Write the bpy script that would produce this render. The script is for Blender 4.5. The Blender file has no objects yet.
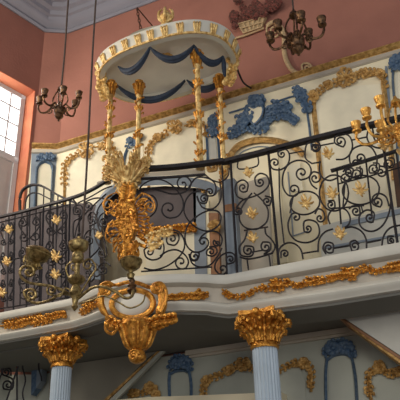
import bpy, math, random
from mathutils import Vector, Matrix
PI=math.pi
scn=bpy.context.scene; COL=scn.collection
RX=Vector((0.90593167,0.2147859,0.36490386)); RY=Vector((0.42252382,-0.40240364,-0.81212371)); RZ=Vector((-0.02759408,0.88990917,-0.45530236))
FOC=660.0
def ray(u,v):
    c=Vector((u-200,200-v,-FOC)); return Vector((RX.dot(c),RY.dot(c),RZ.dot(c)))
class Wall:
    """a vertical plane through plan point p along direction d; the camera is on its +n side"""
    def __init__(s,p,d):
        s.p=Vector((p[0],p[1],0)); s.d=Vector((d[0],d[1],0)).normalized(); s.n=Vector((s.d.y,-s.d.x,0))
        if s.n.dot(-s.p)<0: s.n=-s.n
    def __call__(s,u,v,off=0):
        r=ray(u,v); t=(s.p+s.n*off).dot(s.n)/r.dot(s.n); return r*t
class Bow:
    def __init__(s,pts): s.pts=[Vector((a,b,0)) for a,b in pts]
    def __call__(s,u,v,off=0):
        r=ray(u,v); best=None
        for i in range(len(s.pts)-1):
            a,b=s.pts[i],s.pts[i+1]; w=Wall(a,b-a); q=w(u,v,off); t=(q-a).dot(w.d)/(b-a).length
            e=max(0,-t,t-1)
            if best is None or e<best[0]: best=(e,q)
        return best[1]
# ---------------------------------------------------------------- materials
def mat(name,col,rough=.6,metal=0,vary=.12,scale=6,bump=0,bscale=40,emit=None,col2=None,spec=.5):
    m=bpy.data.materials.new(name); m.use_nodes=True; nt=m.node_tree; b=nt.nodes['Principled BSDF']
    b.inputs['Roughness'].default_value=rough; b.inputs['Metallic'].default_value=metal
    b.inputs['Specular IOR Level'].default_value=spec
    tc=nt.nodes.new('ShaderNodeTexCoord'); n=nt.nodes.new('ShaderNodeTexNoise'); n.inputs['Scale'].default_value=scale; n.inputs['Detail'].default_value=6
    nt.links.new(tc.outputs['Object'],n.inputs['Vector'])
    r=nt.nodes.new('ShaderNodeValToRGB'); c=col
    lo=col2 if col2 else tuple(x*(1-vary) for x in c); hi=tuple(min(1,x*(1+vary)) for x in c)
    r.color_ramp.elements[0].position=.35; r.color_ramp.elements[1].position=.65
    r.color_ramp.elements[0].color=(*lo,1); r.color_ramp.elements[1].color=(*hi,1)
    nt.links.new(n.outputs['Fac'],r.inputs['Fac']); nt.links.new(r.outputs['Color'],b.inputs['Base Color'])
    if bump:
        n2=nt.nodes.new('ShaderNodeTexNoise'); n2.inputs['Scale'].default_value=bscale; nt.links.new(tc.outputs['Object'],n2.inputs['Vector'])
        bp=nt.nodes.new('ShaderNodeBump'); bp.inputs['Strength'].default_value=bump; bp.inputs['Distance'].default_value=.02
        nt.links.new(n2.outputs['Fac'],bp.inputs['Height']); nt.links.new(bp.outputs['Normal'],b.inputs['Normal'])
    if emit: b.inputs['Emission Color'].default_value=(*emit[0],1); b.inputs['Emission Strength'].default_value=emit[1]
    return m
def S(r,g,b): # sRGB 0-255 to linear
    return tuple(((x/255)/12.92 if x/255<=.04045 else ((x/255+.055)/1.055)**2.4) for x in (r,g,b))
M=dict(
 pink=mat('pink_plaster',S(160,108,93),.9,vary=.07,scale=2.2,bump=.15,bscale=25),
 orange=mat('sunlit_reveal',S(206,132,96),.9,vary=.1,scale=3,col2=S(196,112,84)),  # pink reveal as the window lights it, glow put into the colour
 ceil=mat('ceiling_plaster',S(138,138,148),.9,vary=.05,scale=2),
 cream=mat('cream_paint',S(238,228,196),.6,vary=.05,scale=3,bump=.05),
 cream2=mat('pale_field_paint',S(236,229,202),.6,vary=.06,scale=5),
 stone=mat('grey_white_paint',S(204,203,192),.55,vary=.06,scale=4),
 band=mat('warm_grey_paint',S(186,178,162),.55,vary=.06,scale=4),
 bluegrey=mat('blue_grey_paint',S(132,144,156),.5,vary=.1,scale=7),
 blue=mat('blue_paint',S(58,84,114),.5,vary=.15,scale=30,bump=.3,col2=S(96,118,140)),
 navy=mat('dark_blue_cloth',S(40,52,70),.75,vary=.2,scale=15),
 gold=mat('gilding',S(216,156,66),.34,.68,vary=.14,scale=30,bump=.3,bscale=90,col2=S(158,102,38)),
 golddull=mat('old_gilding',S(204,164,98),.46,.3,vary=.15,scale=24,bump=.4,bscale=80,col2=S(154,114,58)),
 goldlite=mat('pale_gilding',S(236,208,142),.38,.35,vary=.15,scale=24,bump=.5,bscale=80,col2=S(182,138,72)),
 brightgold=mat('bright_gilding',S(232,184,96),.3,.6,vary=.14,scale=30,bump=.3,bscale=90,col2=S(190,132,56)),
 brass=mat('brass',S(158,138,90),.4,.75,vary=.2,scale=40,bump=.12,bscale=60,col2=S(92,76,46)),
 copper=mat('brown_bronze',S(112,84,58),.35,.75,vary=.2,scale=30,bump=.3,bscale=60,col2=S(58,42,32)),
 iron=mat('wrought_iron',S(44,42,46),.5,.5,vary=.2,scale=20),
 rust=mat('rusty_iron',S(84,52,38),.8,.3,vary=.2,scale=30),
 rope=mat('cord_wrap',S(74,62,56),.9,vary=.2,scale=60),
 shaft=mat('column_paint',S(176,192,204),.5,vary=.06,scale=6),
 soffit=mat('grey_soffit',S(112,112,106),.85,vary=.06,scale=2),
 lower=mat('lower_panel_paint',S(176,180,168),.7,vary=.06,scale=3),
 stairdark=mat('stair_grey',S(140,136,122),.8,vary=.06,scale=2),
 mauve=mat('dark_mauve_paint',S(92,84,86),.7,vary=.12,scale=5),
 woodd=mat('dark_wood',S(84,58,40),.6,vary=.2,scale=10),
 redwood=mat('rust_red_patch',S(150,106,72),.6,vary=.2,scale=14),
 flower=mat('dried_flower_paint',S(112,58,50),.8,vary=.3,scale=40,col2=S(66,46,36)),
 wicker=mat('basket_paint',S(190,164,124),.7,vary=.15,scale=40),
 white=mat('white_frame',S(206,206,206),.5,vary=.03),
 glow=mat('bright_pane',(1,1,1),.5,vary=0,emit=((1,.99,.97),2.6)),
 paper=mat('white_distemper',S(232,230,222),.7,vary=.03,scale=3),
 milk=mat('shutter_paint',S(196,190,186),.5,vary=.04),
 candle=mat('wax',S(226,214,186),.5,vary=.04),
 floor=mat('floor_tile',S(120,98,82),.5,vary=.2,scale=3),
)
# ---------------------------------------------------------------- mesh building
def frame_of(t):
    a=Vector((0,0,1)) if abs(t.z)<.9 else Vector((1,0,0)); x=t.cross(a).normalized(); return x,t.cross(x).normalized()
def below(pts,z): return [Vector((p.x,p.y,min(p.z,z))) for p in pts]
class MB:
    def __init__(s): s.v=[]; s.f=[]
    def add(s,vs,fs):
        o=len(s.v); s.v+=[Vector(p) for p in vs]; s.f+=[tuple(i+o for i in f) for f in fs]
    def tube(s,pts,r,n=6,closed=False,flat=None):
        pts=[Vector(p) for p in pts]; L=len(pts)
        if L<2: return s
        R=r if isinstance(r,(list,tuple)) else [r]*L
        if len(R)!=L: R=[R[0]+(R[-1]-R[0])*i/(L-1) for i in range(L)] if len(R)==2 else [R[min(len(R)-1,int(i*(len(R)-1)/(L-1)+.5))] for i in range(L)]
        vs=[]; px=None
        for i,p in enumerate(pts):
            a=pts[(i-1)%L] if (closed or i>0) else p; b=pts[(i+1)%L] if (closed or i<L-1) else p
            t=(b-a)
            t=t.normalized() if t.length>1e-9 else Vector((0,0,1))
            if px is None: x,y=frame_of(t)
            else:
                x=px-t*px.dot(t)
                x=x.normalized() if x.length>1e-6 else frame_of(t)[0]
                y=t.cross(x).normalized()
            px=x
            for k in range(n):
                an=2*PI*k/n; vs.append(p+(x*math.cos(an)+y*math.sin(an))*R[i])
        fs=[]
        for i in range(L if closed else L-1):
            j=(i+1)%L
            for k in range(n): fs.append((i*n+k,i*n+(k+1)%n,j*n+(k+1)%n,j*n+k))
        if not closed: fs.append(tuple(reversed(range(n)))); fs.append(tuple((L-1)*n+k for k in range(n)))
        s.add(vs,fs); return s
    def ball(s,c,r,n=8,m=5,rot=None):
        c=Vector(c); r=Vector(r) if hasattr(r,'__len__') else Vector((r,r,r)); vs=[]; fs=[]
        for i in range(m+1):
            ph=PI*i/m
            for k in range(n):
                q=Vector((r.x*math.sin(ph)*math.cos(2*PI*k/n),r.y*math.sin(ph)*math.sin(2*PI*k/n),r.z*math.cos(ph)))
                if rot: q=rot@q
                vs.append(c+q)
        for i in range(m):
            for k in range(n): fs.append((i*n+k,(i+1)*n+k,(i+1)*n+(k+1)%n,i*n+(k+1)%n))
        s.add(vs,fs); return s
    def lathe(s,prof,c,n=20,mod=None,caps=True):
        c=Vector(c); vs=[]; fs=[]
        for i,(r,z) in enumerate(prof):
            for k in range(n):
                rr=r*(mod(k,i) if mod else 1); a=2*PI*k/n; vs.append(c+Vector((rr*math.cos(a),rr*math.sin(a),z)))
        for i in range(len(prof)-1):
            for k in range(n): fs.append((i*n+k,i*n+(k+1)%n,(i+1)*n+(k+1)%n,(i+1)*n+k))
        if caps: fs.append(tuple(reversed(range(n)))); fs.append(tuple((len(prof)-1)*n+k for k in range(n)))
        s.add(vs,fs); return s
    def box(s,a,b):
        x0,y0,z0=a; x1,y1,z1=b
        s.add([(x0,y0,z0),(x1,y0,z0),(x1,y1,z0),(x0,y1,z0),(x0,y0,z1),(x1,y0,z1),(x1,y1,z1),(x0,y1,z1)],[(0,3,2,1),(4,5,6,7),(0,1,5,4),(1,2,6,5),(2,3,7,6),(3,0,4,7)]); return s
    def prism(s,front,dv):
        """front: 3-D outline; dv: extrusion vector"""
        n=len(front); dv=Vector(dv); vs=[Vector(p) for p in front]; vs+=[p+dv for p in vs]
        fs=[tuple(range(n)),tuple(reversed(range(n,2*n)))]+[(i,(i+1)%n,n+(i+1)%n,n+i) for i in range(n)]
        s.add(vs,fs); return s
    def sweep(s,prof,path,kz=None,zref=0,closed=False,side=1):
        """prof: (out,z) swept along a plan path, mitred; kz scales heights about zref"""
        P=[Vector((a,b,0)) for a,b in path]; L=len(P); n=len(prof); vs=[]
        for i,p in enumerate(P):
            a=P[i-1] if (i>0 or closed) else None; b=P[(i+1)%L] if (i<L-1 or closed) else None
            d1=(p-a).normalized() if a is not None else None; d2=(b-p).normalized() if b is not None else None
            if d1 is None: d1=d2
            if d2 is None: d2=d1
            n1=Vector((d1.y,-d1.x,0)); n2=Vector((d2.y,-d2.x,0)); m=(n1+n2).normalized(); m=m/max(.4,m.dot(n1))*side
            k=kz[i] if kz else 1
            for o,z in prof: vs.append(p+m*o+Vector((0,0,zref+(z-zref)*k)))
        fs=[]
        for i in range(L if closed else L-1):
            j=(i+1)%L
            for q in range(n): fs.append((i*n+q,j*n+q,j*n+(q+1)%n,i*n+(q+1)%n))
        if not closed: fs.append(tuple(range(n))); fs.append(tuple(reversed([(L-1)*n+q for q in range(n)])))
        s.add(vs,fs); return s
    def build(s,name,m,parent=None,smooth=True,label=None):
        if parent is None:
            c=Vector((sum(p.x for p in s.v)/len(s.v),sum(p.y for p in s.v)/len(s.v),min(p.z for p in s.v)))
        else: c=Vector(parent.matrix_world.translation)
        me=bpy.data.meshes.new(name); me.from_pydata([tuple(p-c) for p in s.v],[],s.f); me.update()
        me.materials.append(M[m] if isinstance(m,str) else m)
        import bmesh
        bm=bmesh.new(); bm.from_mesh(me); bmesh.ops.recalc_face_normals(bm,faces=bm.faces); bm.to_mesh(me); bm.free()
        if smooth:
            me.polygons.foreach_set('use_smooth',[True]*len(me.polygons))
            try: me.set_sharp_from_angle(angle=math.radians(42))
            except Exception: pass
        o=bpy.data.objects.new(name,me); COL.objects.link(o)
        if parent is not None:
            o.parent=parent; W[o.name]=c
            o.matrix_world=Matrix.Translation(c) if False else o.matrix_world
            pc=W.get(parent.name,Vector((0,0,0))); o.location=c-pc
        else: o.location=c; W[o.name]=c
        o.matrix_world.translation=c
        if label: o['label']=label
        return o
W={}
def thing(name,label,cat,loc,group=None,kind=None):
    o=bpy.data.objects.new(name,None); COL.objects.link(o); o.empty_display_size=.1
    o.location=Vector(loc); o.matrix_world.translation=Vector(loc); W[o.name]=Vector(loc)
    return tag(o,label,cat,group,kind)
def tag(o,label=None,cat=None,group=None,kind=None):
    if label: o['label']=label
    if cat: o['category']=cat
    if group: o['group']=group
    if kind: o['kind']=kind
    return o
def struct(o): o['kind']='structure'; return o
def cr(pts,k=5,closed=False):
    """Catmull-Rom through points (any dimension)"""
    P=[Vector(p) for p in pts]; n=len(P); out=[]
    if n<3: 
        return [P[0].lerp(P[-1],i/k) for i in range(k+1)]
    for i in range(n if closed else n-1):
        if closed: a,b,c,d=P[(i-1)%n],P[i],P[(i+1)%n],P[(i+2)%n]
        else: a,b,c,d=P[max(0,i-1)],P[i],P[i+1],P[min(n-1,i+2)]
        for j in range(k):
            t=j/k; out.append(.5*((2*b)+(c-a)*t+(2*a-5*b+4*c-d)*t*t+(3*b-a-3*c+d)*t**3))
    if not closed: out.append(P[-1])
    return out
def spiral(c,last,prev,turns=1.35,k=16):
    dx,dy=last[0]-c[0],last[1]-c[1]; r0=max(.5,math.hypot(dx,dy)); a0=math.atan2(dy,dx)
    s=1 if dx*(last[1]-prev[1])-dy*(last[0]-prev[0])>0 else -1
    out=[]
    for i in range(1,int(turns*k)+1):
        f=i/(turns*k); r=r0*(1-.84*f**.85); a=a0+s*2*PI*turns*f
        out.append(Vector((c[0]+r*math.cos(a),c[1]+r*math.sin(a))))
    return out
def scroll_pts(c1,mids,c2,turns=1.35):
    P=cr([(a,b) for a,b in mids],5) if len(mids)>2 else [Vector(m) for m in mids]
    out=list(P)
    if c1: out=list(reversed(spiral(c1,mids[0],mids[1],turns)))+out
    if c2: out=out+spiral(c2,mids[-1],mids[-2],turns)
    return out
def px(surf,pts,off=0): return [surf(p[0],p[1],off) for p in pts]
def blade(mb,surf,C,w,h,off):
    """a ridged curling leaf: C = outline axis (u,v,lift), w = half width in the surface, h = ridge height"""
    n=len(C); vs=[]
    P=[surf(c.x,c.y,off+c.z) for c in C]; F=[surf(c.x,c.y,off+c.z+.05) for c in C]
    for i in range(n):
        t=P[min(i+1,n-1)]-P[max(i-1,0)]; t=t.normalized() if t.length>1e-9 else Vector((1,0,0)); nn=(F[i]-P[i]).normalized(); s_=t.cross(nn)
        s_=s_.normalized() if s_.length>1e-6 else frame_of(t)[0]
        f=i/(n-1); ww=w*(.35+.85*math.sin(PI*min(1,(f*.86+.14)))); ww=ww if i<n-1 else w*.15
        vs+=[P[i]-s_*ww,P[i]-s_*ww*.5+nn*h*.55,P[i]+nn*h*(.8),P[i]+s_*ww*.5+nn*h*.55,P[i]+s_*ww,P[i]-nn*h*.5]
    k=6; fs=[(i*k+q,i*k+(q+1)%k,(i+1)*k+(q+1)%k,(i+1)*k+q) for i in range(n-1) for q in range(k)]+[tuple(range(k)),tuple(reversed([(n-1)*k+q for q in range(k)]))]
    mb.add(vs,fs)
# gilded carving: a stem traced on a surface with curling leaves budding from it (all real relief)
def carve(mb,surf,pts,r=.012,off=.015,seed=1,step=3.0,leaf=3.5,k=5,both=True,closed=False,stem=True):
    rng=random.Random(seed); P=cr(pts,k,closed)
    if stem: mb.tube(px(surf,P,off),r*1.0,6,closed=closed)
    acc=0; sd=1
    for i in range(1,len(P)):
        seg=(P[i]-P[i-1]); acc+=seg.length
        if acc>=step:
            acc=0; t=seg.normalized(); nrm=Vector((-t.y,t.x)); sd=-sd
            for sgn in ((sd,-sd) if both else (sd,)):
                L=leaf*rng.uniform(.6,1.2); a=P[i]; w=nrm*sgn
                q=[a,a+w*L*.5+t*L*.35,a+w*L*.95+t*L*.2,a+w*L*.95-t*L*.25,a+w*L*.6-t*L*.25]
                d=[off,off+r*1.5,off+r*2.2,off+r*2.0,off+r*1.2]
                C=cr([(x.x,x.y,z) for x,z in zip(q,d)],3)
                pts3=[surf(c.x,c.y,c.z) for c in C]; n=len(C)
                blade(mb,surf,C,r*1.15,r*.9,0)
    return mb
def rosette(mb,surf,c,R,off=.02,seed=1,petals=7,r=.01,asp=1.0):
    """a carved crest: a ring of curled leaves around a boss"""
    rng=random.Random(seed)
    for i in range(petals):
        a=2*PI*i/petals+rng.uniform(-.2,.2); L=R*rng.uniform(.75,1.1)
        q=[(c[0],c[1]),(c[0]+L*.5*math.cos(a),c[1]+asp*L*.5*math.sin(a)),(c[0]+L*math.cos(a+.25),c[1]+asp*L*math.sin(a+.25)),(c[0]+L*.9*math.cos(a+.7),c[1]+asp*L*.9*math.sin(a+.7)),(c[0]+L*.65*math.cos(a+.6),c[1]+asp*L*.65*math.sin(a+.6))]
        d=[off,off+r*1.5,off+r*2,off+r*1.4,off+r*.6]; C=cr([(x[0],x[1],z) for x,z in zip(q,d)],3); n=len(C)
        blade(mb,surf,[Vector((p.x,p.y,p.z)) for p in C],r*1.25,r*.9,0)
    mb.ball(surf(c[0],c[1],off+r*1.5),r*1.4,8,6)
    return mb
def fleuron(mb,surf,c,R,off=.0,r=.007):
    """gilt leaf spray used on the iron railing: upright bud, side leaves, lower leaves"""
    for a,L in ((-90,1.25),(-38,1.1),(-142,1.1),(10,1.0),(170,1.0),(60,.7),(120,.7),(90,.9)):
        an=math.radians(a); bend=.35 if math.cos(an)>0 else -.35
        q=[(c[0],c[1],off)]+[(c[0]+L*R*f*math.cos(an-bend*f*f),c[1]+L*R*f*math.sin(an-bend*f*f),off+r*1.8*math.sin(PI*f)) for f in (.35,.7,1)]
        C=cr(q,3); n=len(C)
        mb.tube([surf(p.x,p.y,p.z) for p in C],[r*(.35+1.5*math.sin(PI*min(1,(j+.7)/(n+.3)))) for j in range(n)],6)
    mb.ball(surf(c[0],c[1],off+r),r*1.8,8,6); return mb
# ================================================================ the room
BACK=Wall((0,6.4),(1,0)); BW=Wall((0,6.34),(1,0))         # plaster wall, panelling face
CH=Wall((-5.02,6.4),(-.31,-.185)); LW=Wall((-5.33,6.215),(-.2425,-.970))
FZ=-1.6; CZ=7.35
struct(MB().box((-7,-4,FZ-.1),(4.5,7,FZ)).build('floor','floor',smooth=False))
struct(MB().box((-7.5,-4,CZ),(3,7,CZ+.1)).build('ceiling','ceil',smooth=False))
struct(MB().box((-5.02,6.4,FZ),(2.6,6.6,CZ)).build('wall_back','pink',smooth=False))
c0=Vector((-5.02,6.4,0)); c1=Vector((-5.33,6.215,0))
mb=MB(); n=Vector((-.52,.86,0))*.2
mb.prism([c0+Vector((0,0,FZ)),c1+Vector((0,0,FZ)),c1+Vector((0,0,CZ)),c0+Vector((0,0,CZ))],n); struct(mb.build('wall_corner','pink',smooth=False))
# left wall with a deep window opening
ld=Vector((-.2425,-.970,0)); ln=Vector((-.970,.2425,0))      # along the wall towards the camera, out of the room
def LP(t,o,z): return c1+ld*t+ln*o+Vector((0,0,z))
mb=MB(); TH=.5; WT0,WT1,WZ0,WZ1=.05,1.55,2.75,5.87
for t0,t1,z0,z1 in ((-.0,WT0,FZ,CZ),(WT1,9,FZ,CZ),(WT0,WT1,FZ,WZ0),(WT0,WT1,WZ1,CZ)):
    mb.prism([LP(t0,0,z0),LP(t1,0,z0),LP(t1,0,z1),LP(t0,0,z1)],ln*TH)
struct(mb.build('wall_left','pink',smooth=False))
# splayed reveal lining, the window's warm light painted into its salmon colour
mb=MB(); e=.004
mb.prism([LP(WT0+e,-.003,WZ0),LP(WT0+e,-.003,WZ1-e),LP(WT0+.05,TH-.05,WZ1-e),LP(WT0+.05,TH-.05,WZ0)],ld*.012)
mb.prism([LP(WT0+.02,-.003,WZ1-e),LP(WT1-.02,-.003,WZ1-e),LP(WT1-.02,TH-.05,WZ1-.1),LP(WT0+.02,TH-.05,WZ1-.1)],Vector((0,0,-.012)))
struct(mb.build('trim_1','orange',smooth=False))
# window: frame, glazing bars, panes, lower shutters
win=thing('window_1',None,None,LP(.8,.3,WZ0)); win['kind']='structure'
t0,t1,o=WT0+.05,WT1-.05,.16; z0,z1=WZ0+.02,WZ1-.05; zm=4.72
mb=MB()
def lbar(mb,ta,tb,za,zb,o0,o1): mb.prism([LP(ta,o0,za),LP(tb,o0,za),LP(tb,o0,zb),LP(ta,o0,zb)],ln*(o1-o0))
fw=.07
for ta,tb,za,zb in ((t0,t0+fw,z0,z1),(t1-fw,t1,z0,z1),(t0,t1,z1-fw,z1),(t0,t1,z0,z0+fw),(t0,t1,zm-.05,zm+.05),((t0+t1)/2-.05,(t0+t1)/2+.05,z0,z1)): lbar(mb,ta,tb,za,zb,o,o+.06)
for q in range(1,6):
    if q==3: continue
    tt=t0+(t1-t0)*q/6; lbar(mb,tt-.011,tt+.011,zm,z1,o+.01,o+.05)
for q in range(1,4): zz=zm+(z1-zm)*q/4; lbar(mb,t0,t1,zz-.011,zz+.011,o+.01,o+.05)
mb.build('window_frame','white',win,smooth=False)
mb=MB(); lbar(mb,t0,t1,zm,z1,o+.03,o+.04); mb.build('window_pane','glow',win,smooth=False,label='bright daylit panes')
mb=MB()
for ta,tb in ((t0+fw,(t0+t1)/2-.05),((t0+t1)/2+.05,t1-fw)):
    lbar(mb,ta,tb,z0+fw,zm-.05,o+.02,o+.04); lbar(mb,ta+.08,tb-.08,z0+.2,zm-.2,o+.008,o+.02)
mb.build('shutter','milk',win,smooth=False,label='pale closed lower shutters')
# plan lines of room edge
EDGE=[(-5.33-.2425*6,6.215-.970*6),(-5.33,6.215),(-5.02,6.4),(2.5,6.4)]
# coved ceiling cornice
mb=MB(); mb.sweep([(0,7.0),(.03,6.99),(.05,7.03),(.03,7.06),(.08,7.09),(.13,7.13),(.15,7.19),(.19,7.2),(.21,7.26),(.28,7.28),(.30,7.35),(0,7.35)],EDGE,side=1)
struct(mb.build('trim_2','ceil'))
# ceiling mouldings, stepped bands parallel to the walls
mb=MB()
for a in (.42,.55): mb.sweep([(a,7.35),(a,7.32),(a+.04,7.31),(a+.06,7.35)],EDGE)
struct(mb.build('trim_3','ceil'))
# upper panelling (cream boards) & cornice, follows the corner
IN=[(-5.33,6.215),(-5.02,6.4),(2.5,6.4)]
def strip(z0,z1,o0,m,nm):
    return struct(MB().sweep([(0,z0),(o0,z0),(o0,z1),(0,z1)],IN).build(nm,m,smooth=False))
strip(1.9,4.86,.06,'cream','trim_4')
struct(MB().sweep([(0,FZ),(.03,FZ),(.03,1.77),(0,1.77)],[(-5.33-.2425*6,6.215-.970*6),(-5.33,6.215),(-5.02,6.4)]).build('trim_9','lower',smooth=False))
struct(MB().sweep([(0,4.93),(.12,4.93),(.125,4.91),(.105,4.90),(.09,4.885),(.065,4.875),(.06,4.86),(0,4.86)],IN).build('trim_5','golddull'))
struct(MB().sweep([(0,4.858),(.075,4.858),(.075,4.82),(.085,4.80),(.066,4.785),(.06,4.785),(0,4.785)],IN).build('trim_6','band'))
# lower wall boards under the balcony, with its cornice
struct(MB().box((-5.0,6.34,FZ),(2.5,6.4,1.76)).build('trim_7','lower',smooth=False))
struct(MB().box((-3.05,6.28,1.725),(2.5,6.34,1.775)).box((-3.05,6.31,1.70),(2.5,6.34,1.725)).build('trim_8','band',smooth=False))
# ================================================================ balcony
FRONT=[(-5.44,5.08),(-3.78,5.06),(-3.66,5.05),(-3.45,4.97),(-3.2,4.86),(-2.95,4.80),(-2.7,4.86),(-2.45,4.97),(-2.24,5.10),(-2.2,5.14),(-2.10,5.2),(-1.2,5.2),(2.2,5.2)]
KZ=[.74,.74,.75,.78,.81,.84,.85,.85,.86,.88,.92,1,1]
ZL=2.10
bal=thing('balcony','grey-white gallery balcony spanning the hall on fluted columns, bowed in the middle','balcony',(-2,5.4,1.66))
MB().sweep([(-.25,2.10),(0,2.10),(.012,2.07),(.012,2.03),(0,2.005),(-.03,1.995),(-.06,1.985),(-.25,1.985)],FRONT,KZ,ZL).build('ledge','stone',bal)
MB().sweep([(-.25,1.985),(-.065,1.985),(-.065,1.83),(-.25,1.83)],FRONT,KZ,ZL).build('frieze','band',bal)
MB().sweep([(-.25,1.83),(-.05,1.83),(-.035,1.815),(-.005,1.80),(.01,1.775),(0,1.75),(-.02,1.735),(-.03,1.715),(-.055,1.71),(-.25,1.705)],FRONT,KZ,ZL).build('moulding','stone',bal)
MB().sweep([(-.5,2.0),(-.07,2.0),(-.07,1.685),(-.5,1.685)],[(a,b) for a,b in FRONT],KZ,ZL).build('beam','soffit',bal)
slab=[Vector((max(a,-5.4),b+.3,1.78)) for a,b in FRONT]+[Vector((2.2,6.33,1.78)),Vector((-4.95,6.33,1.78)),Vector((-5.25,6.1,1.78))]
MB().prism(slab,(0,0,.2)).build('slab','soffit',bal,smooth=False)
FR=Bow(FRONT)
def ledge_f(u,v,off=0): return FR(u,v,off-.06)
def gil(name,tr,seed,m='gold',r=.0095,off=.012,leaf=3,step=2.3,surf=ledge_f,parent=bal,label=None,**k):
    for i,p in enumerate(tr): o=carve(MB(),surf,p,r=r,off=off,seed=seed+i,step=step,leaf=leaf,**k).build(name,m,parent,label=label)
    return o
gil('garland',[[(222,289),(227,294),(235,297),(246,295),(256,290),(264,286)]],5,leaf=2.2,label='gilt festoon of leaves')
gil('garland',[[(262,289),(272,288),(282,287),(290,281)],[(268,284),(278,282),(287,283)]],9,leaf=3.2)
gil('garland',[[(290,281),(296,286),(303,284),(312,283),(320,281)],[(303,280),(322,279)]],14,leaf=2.2)
gil('garland',[[(320,281),(330,278),(342,276),(352,275),(358,271),(366,266)],[(340,272),(352,271)],[(345,277),(356,276)]],21,leaf=3.0)
gil('garland',[[(366,266),(374,271),(384,270),(394,268),(402,268)],[(385,266),(402,263)]],27,leaf=2.6)
gil('garland',[[(160,298),(172,297),(184,296),(196,296),(207,295)],[(190,299),(200,292)]],31,leaf=2.6,label='gilt leaf spray')
gil('garland',[[(0,326),(16,325),(30,321),(42,319),(54,316),(66,314)],[(2,323),(20,319),(40,315)],[(30,325),(50,320)]],41,leaf=3,label='long gilt scroll of leaves')
gil('garland',[[(79,313),(86,310),(94,305),(100,302)],[(82,309),(92,303)]],47,leaf=3.2)
# ---------------------------------------------------------------- columns
def column(cx,cy,ztop,cw,sr,zneck,label):
    c=thing('column',label,'column',(cx,cy,FZ),'gallery columns')
    mb=MB(); N=96
    fl=lambda k,i: 1-.085*(abs(math.sin(k*PI/4)) **.7 if True else 0)
    mb.lathe([(sr*1.06,FZ+.22),(sr*1.04,FZ+1.2),(sr,zneck-.05)],(cx,cy,0),N,mod=lambda k,i:1-.09*abs(math.cos(PI*k/4))**1.0)
    mb.build('shaft','shaft',c,label='blue-grey fluted shaft')
    MB().lathe([(sr*1.5,FZ),(sr*1.5,FZ+.08),(sr*1.35,FZ+.1),(sr*1.4,FZ+.15),(sr*1.15,FZ+.18),(sr*1.08,FZ+.23)],(cx,cy,0),32).build('base','stone',c)
    cap=MB(); H=ztop-zneck
    cap.lathe([(sr*1.12,zneck-.05),(sr*1.16,zneck-.035),(sr*1.05,zneck-.015),(sr*1.05,zneck+.02),(sr*1.15,zneck+H*.45),(sr*1.6,zneck+H*.8),(sr*1.7,zneck+H*.84)],(cx,cy,0),32)
    h=cw/2
    ab=[]
    for q in range(4):
        a=PI/4+q*PI/2; a2=a+PI/2
        p=Vector((math.cos(a),math.sin(a),0))*h*1.36; p2=Vector((math.cos(a2),math.sin(a2),0))*h*1.36
        tg=(p2-p).normalized(); ab.append(p+(tg*-.0)); ab.append(p+tg*.03)
        for f in (.25,.5,.75): 
            m_=p.lerp(p2,f); ab.append(m_-m_.normalized()*(.045*math.sin(PI*f)))
        ab.append(p2-tg*.03)
    cap.prism([x+Vector((cx,cy,zneck+H*.86)) for x in ab],(0,0,H*.14))
    cap.build('capital','gold',c,label='gilded capital of curling leaves')
    # leaves and volutes
    lf=MB(); rng=random.Random(int(cx*100))
    for row,(n,zz,hh,rr,out) in enumerate(((8,zneck,H*.42,sr*1.1,.07),(8,zneck+H*.12,H*.62,sr*1.2,.10))):
        for i in range(n):
            a=2*PI*(i+.5*row)/n; d=Vector((math.cos(a),math.sin(a),0)); t=Vector((-d.y,d.x,0))
            for off in (-1,0,1):
                b=Vector((cx,cy,zz))+d*rr+t*off*.022
                L=hh*(1 if off==0 else .8)
                pts=cr([b,b+Vector((0,0,L*.5))+d*.012+t*off*.008,b+Vector((0,0,L*.9))+d*(out*.55)+t*off*.014,b+Vector((0,0,L*.96))+d*(out*.95)+t*off*.018,b+Vector((0,0,L*.8))+d*(out*1.1)+t*off*.014],3)
                lf.tube(pts,[.016,.018,.02,.018,.008],6)
    for q in range(4):
        a=PI/4+q*PI/2
        for sg in (-1,1):
            d=Vector((math.cos(a+sg*.06),math.sin(a+sg*.06),0)); c2=Vector((cx,cy,0))
            pts=[]
            for i in range(5): f=i/4; pts.append(c2+d*(sr*1.2+(h*1.25-sr*1.2)*f)+Vector((0,0,zneck+H*(.45+.38*f))))
            cen=c2+d*(h*1.22)+Vector((0,0,zneck+H*.70)); r0=H*.13
            for i in range(1,22): an=PI/2-i*.42; r=r0*(1-i/24); pts.append(cen+d*(r*math.cos(an))+Vector((0,0,r*math.sin(an))))
            lf.tube(pts,.014,6)
    for q in range(4):
        a=q*PI/2; d=Vector((math.cos(a),math.sin(a),0)); lf.ball(Vector((cx,cy,zneck+H*.9))+d*(h*.93),(.035,.035,.035),8,6)
        for sg in (-1,1):
            t=Vector((-d.y,d.x,0))*sg; cen=Vector((cx,cy,zneck+H*.72))+d*(h*.86)+t*.05; pts=[Vector((cx,cy,zneck+H*.4))+d*(sr*1.35)+t*.03]
            for i in range(16): an=PI*.9-i*.5; r=.035*(1-i/18); pts.append(cen+t*(r*math.cos(an))+Vector((0,0,r*math.sin(an))))
            lf.tube(pts,.011,6)
    lf.build('leafwork','gold',c)
    return c
def aty(u,v,y): r=ray(u,v); return r*(y/r.y)
pR=aty(264.5,347,5.18); pL=aty(62,366,5.2)
column(pR.x,5.18,1.69,.33,.105,pR.z+.03,'blue-grey fluted column with gilded leaf capital, right of the console')
column(pL.x,5.2,1.76,.335,.094,pL.z+.03,'blue-grey fluted column with gilded leaf capital, at the lower left')
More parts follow.
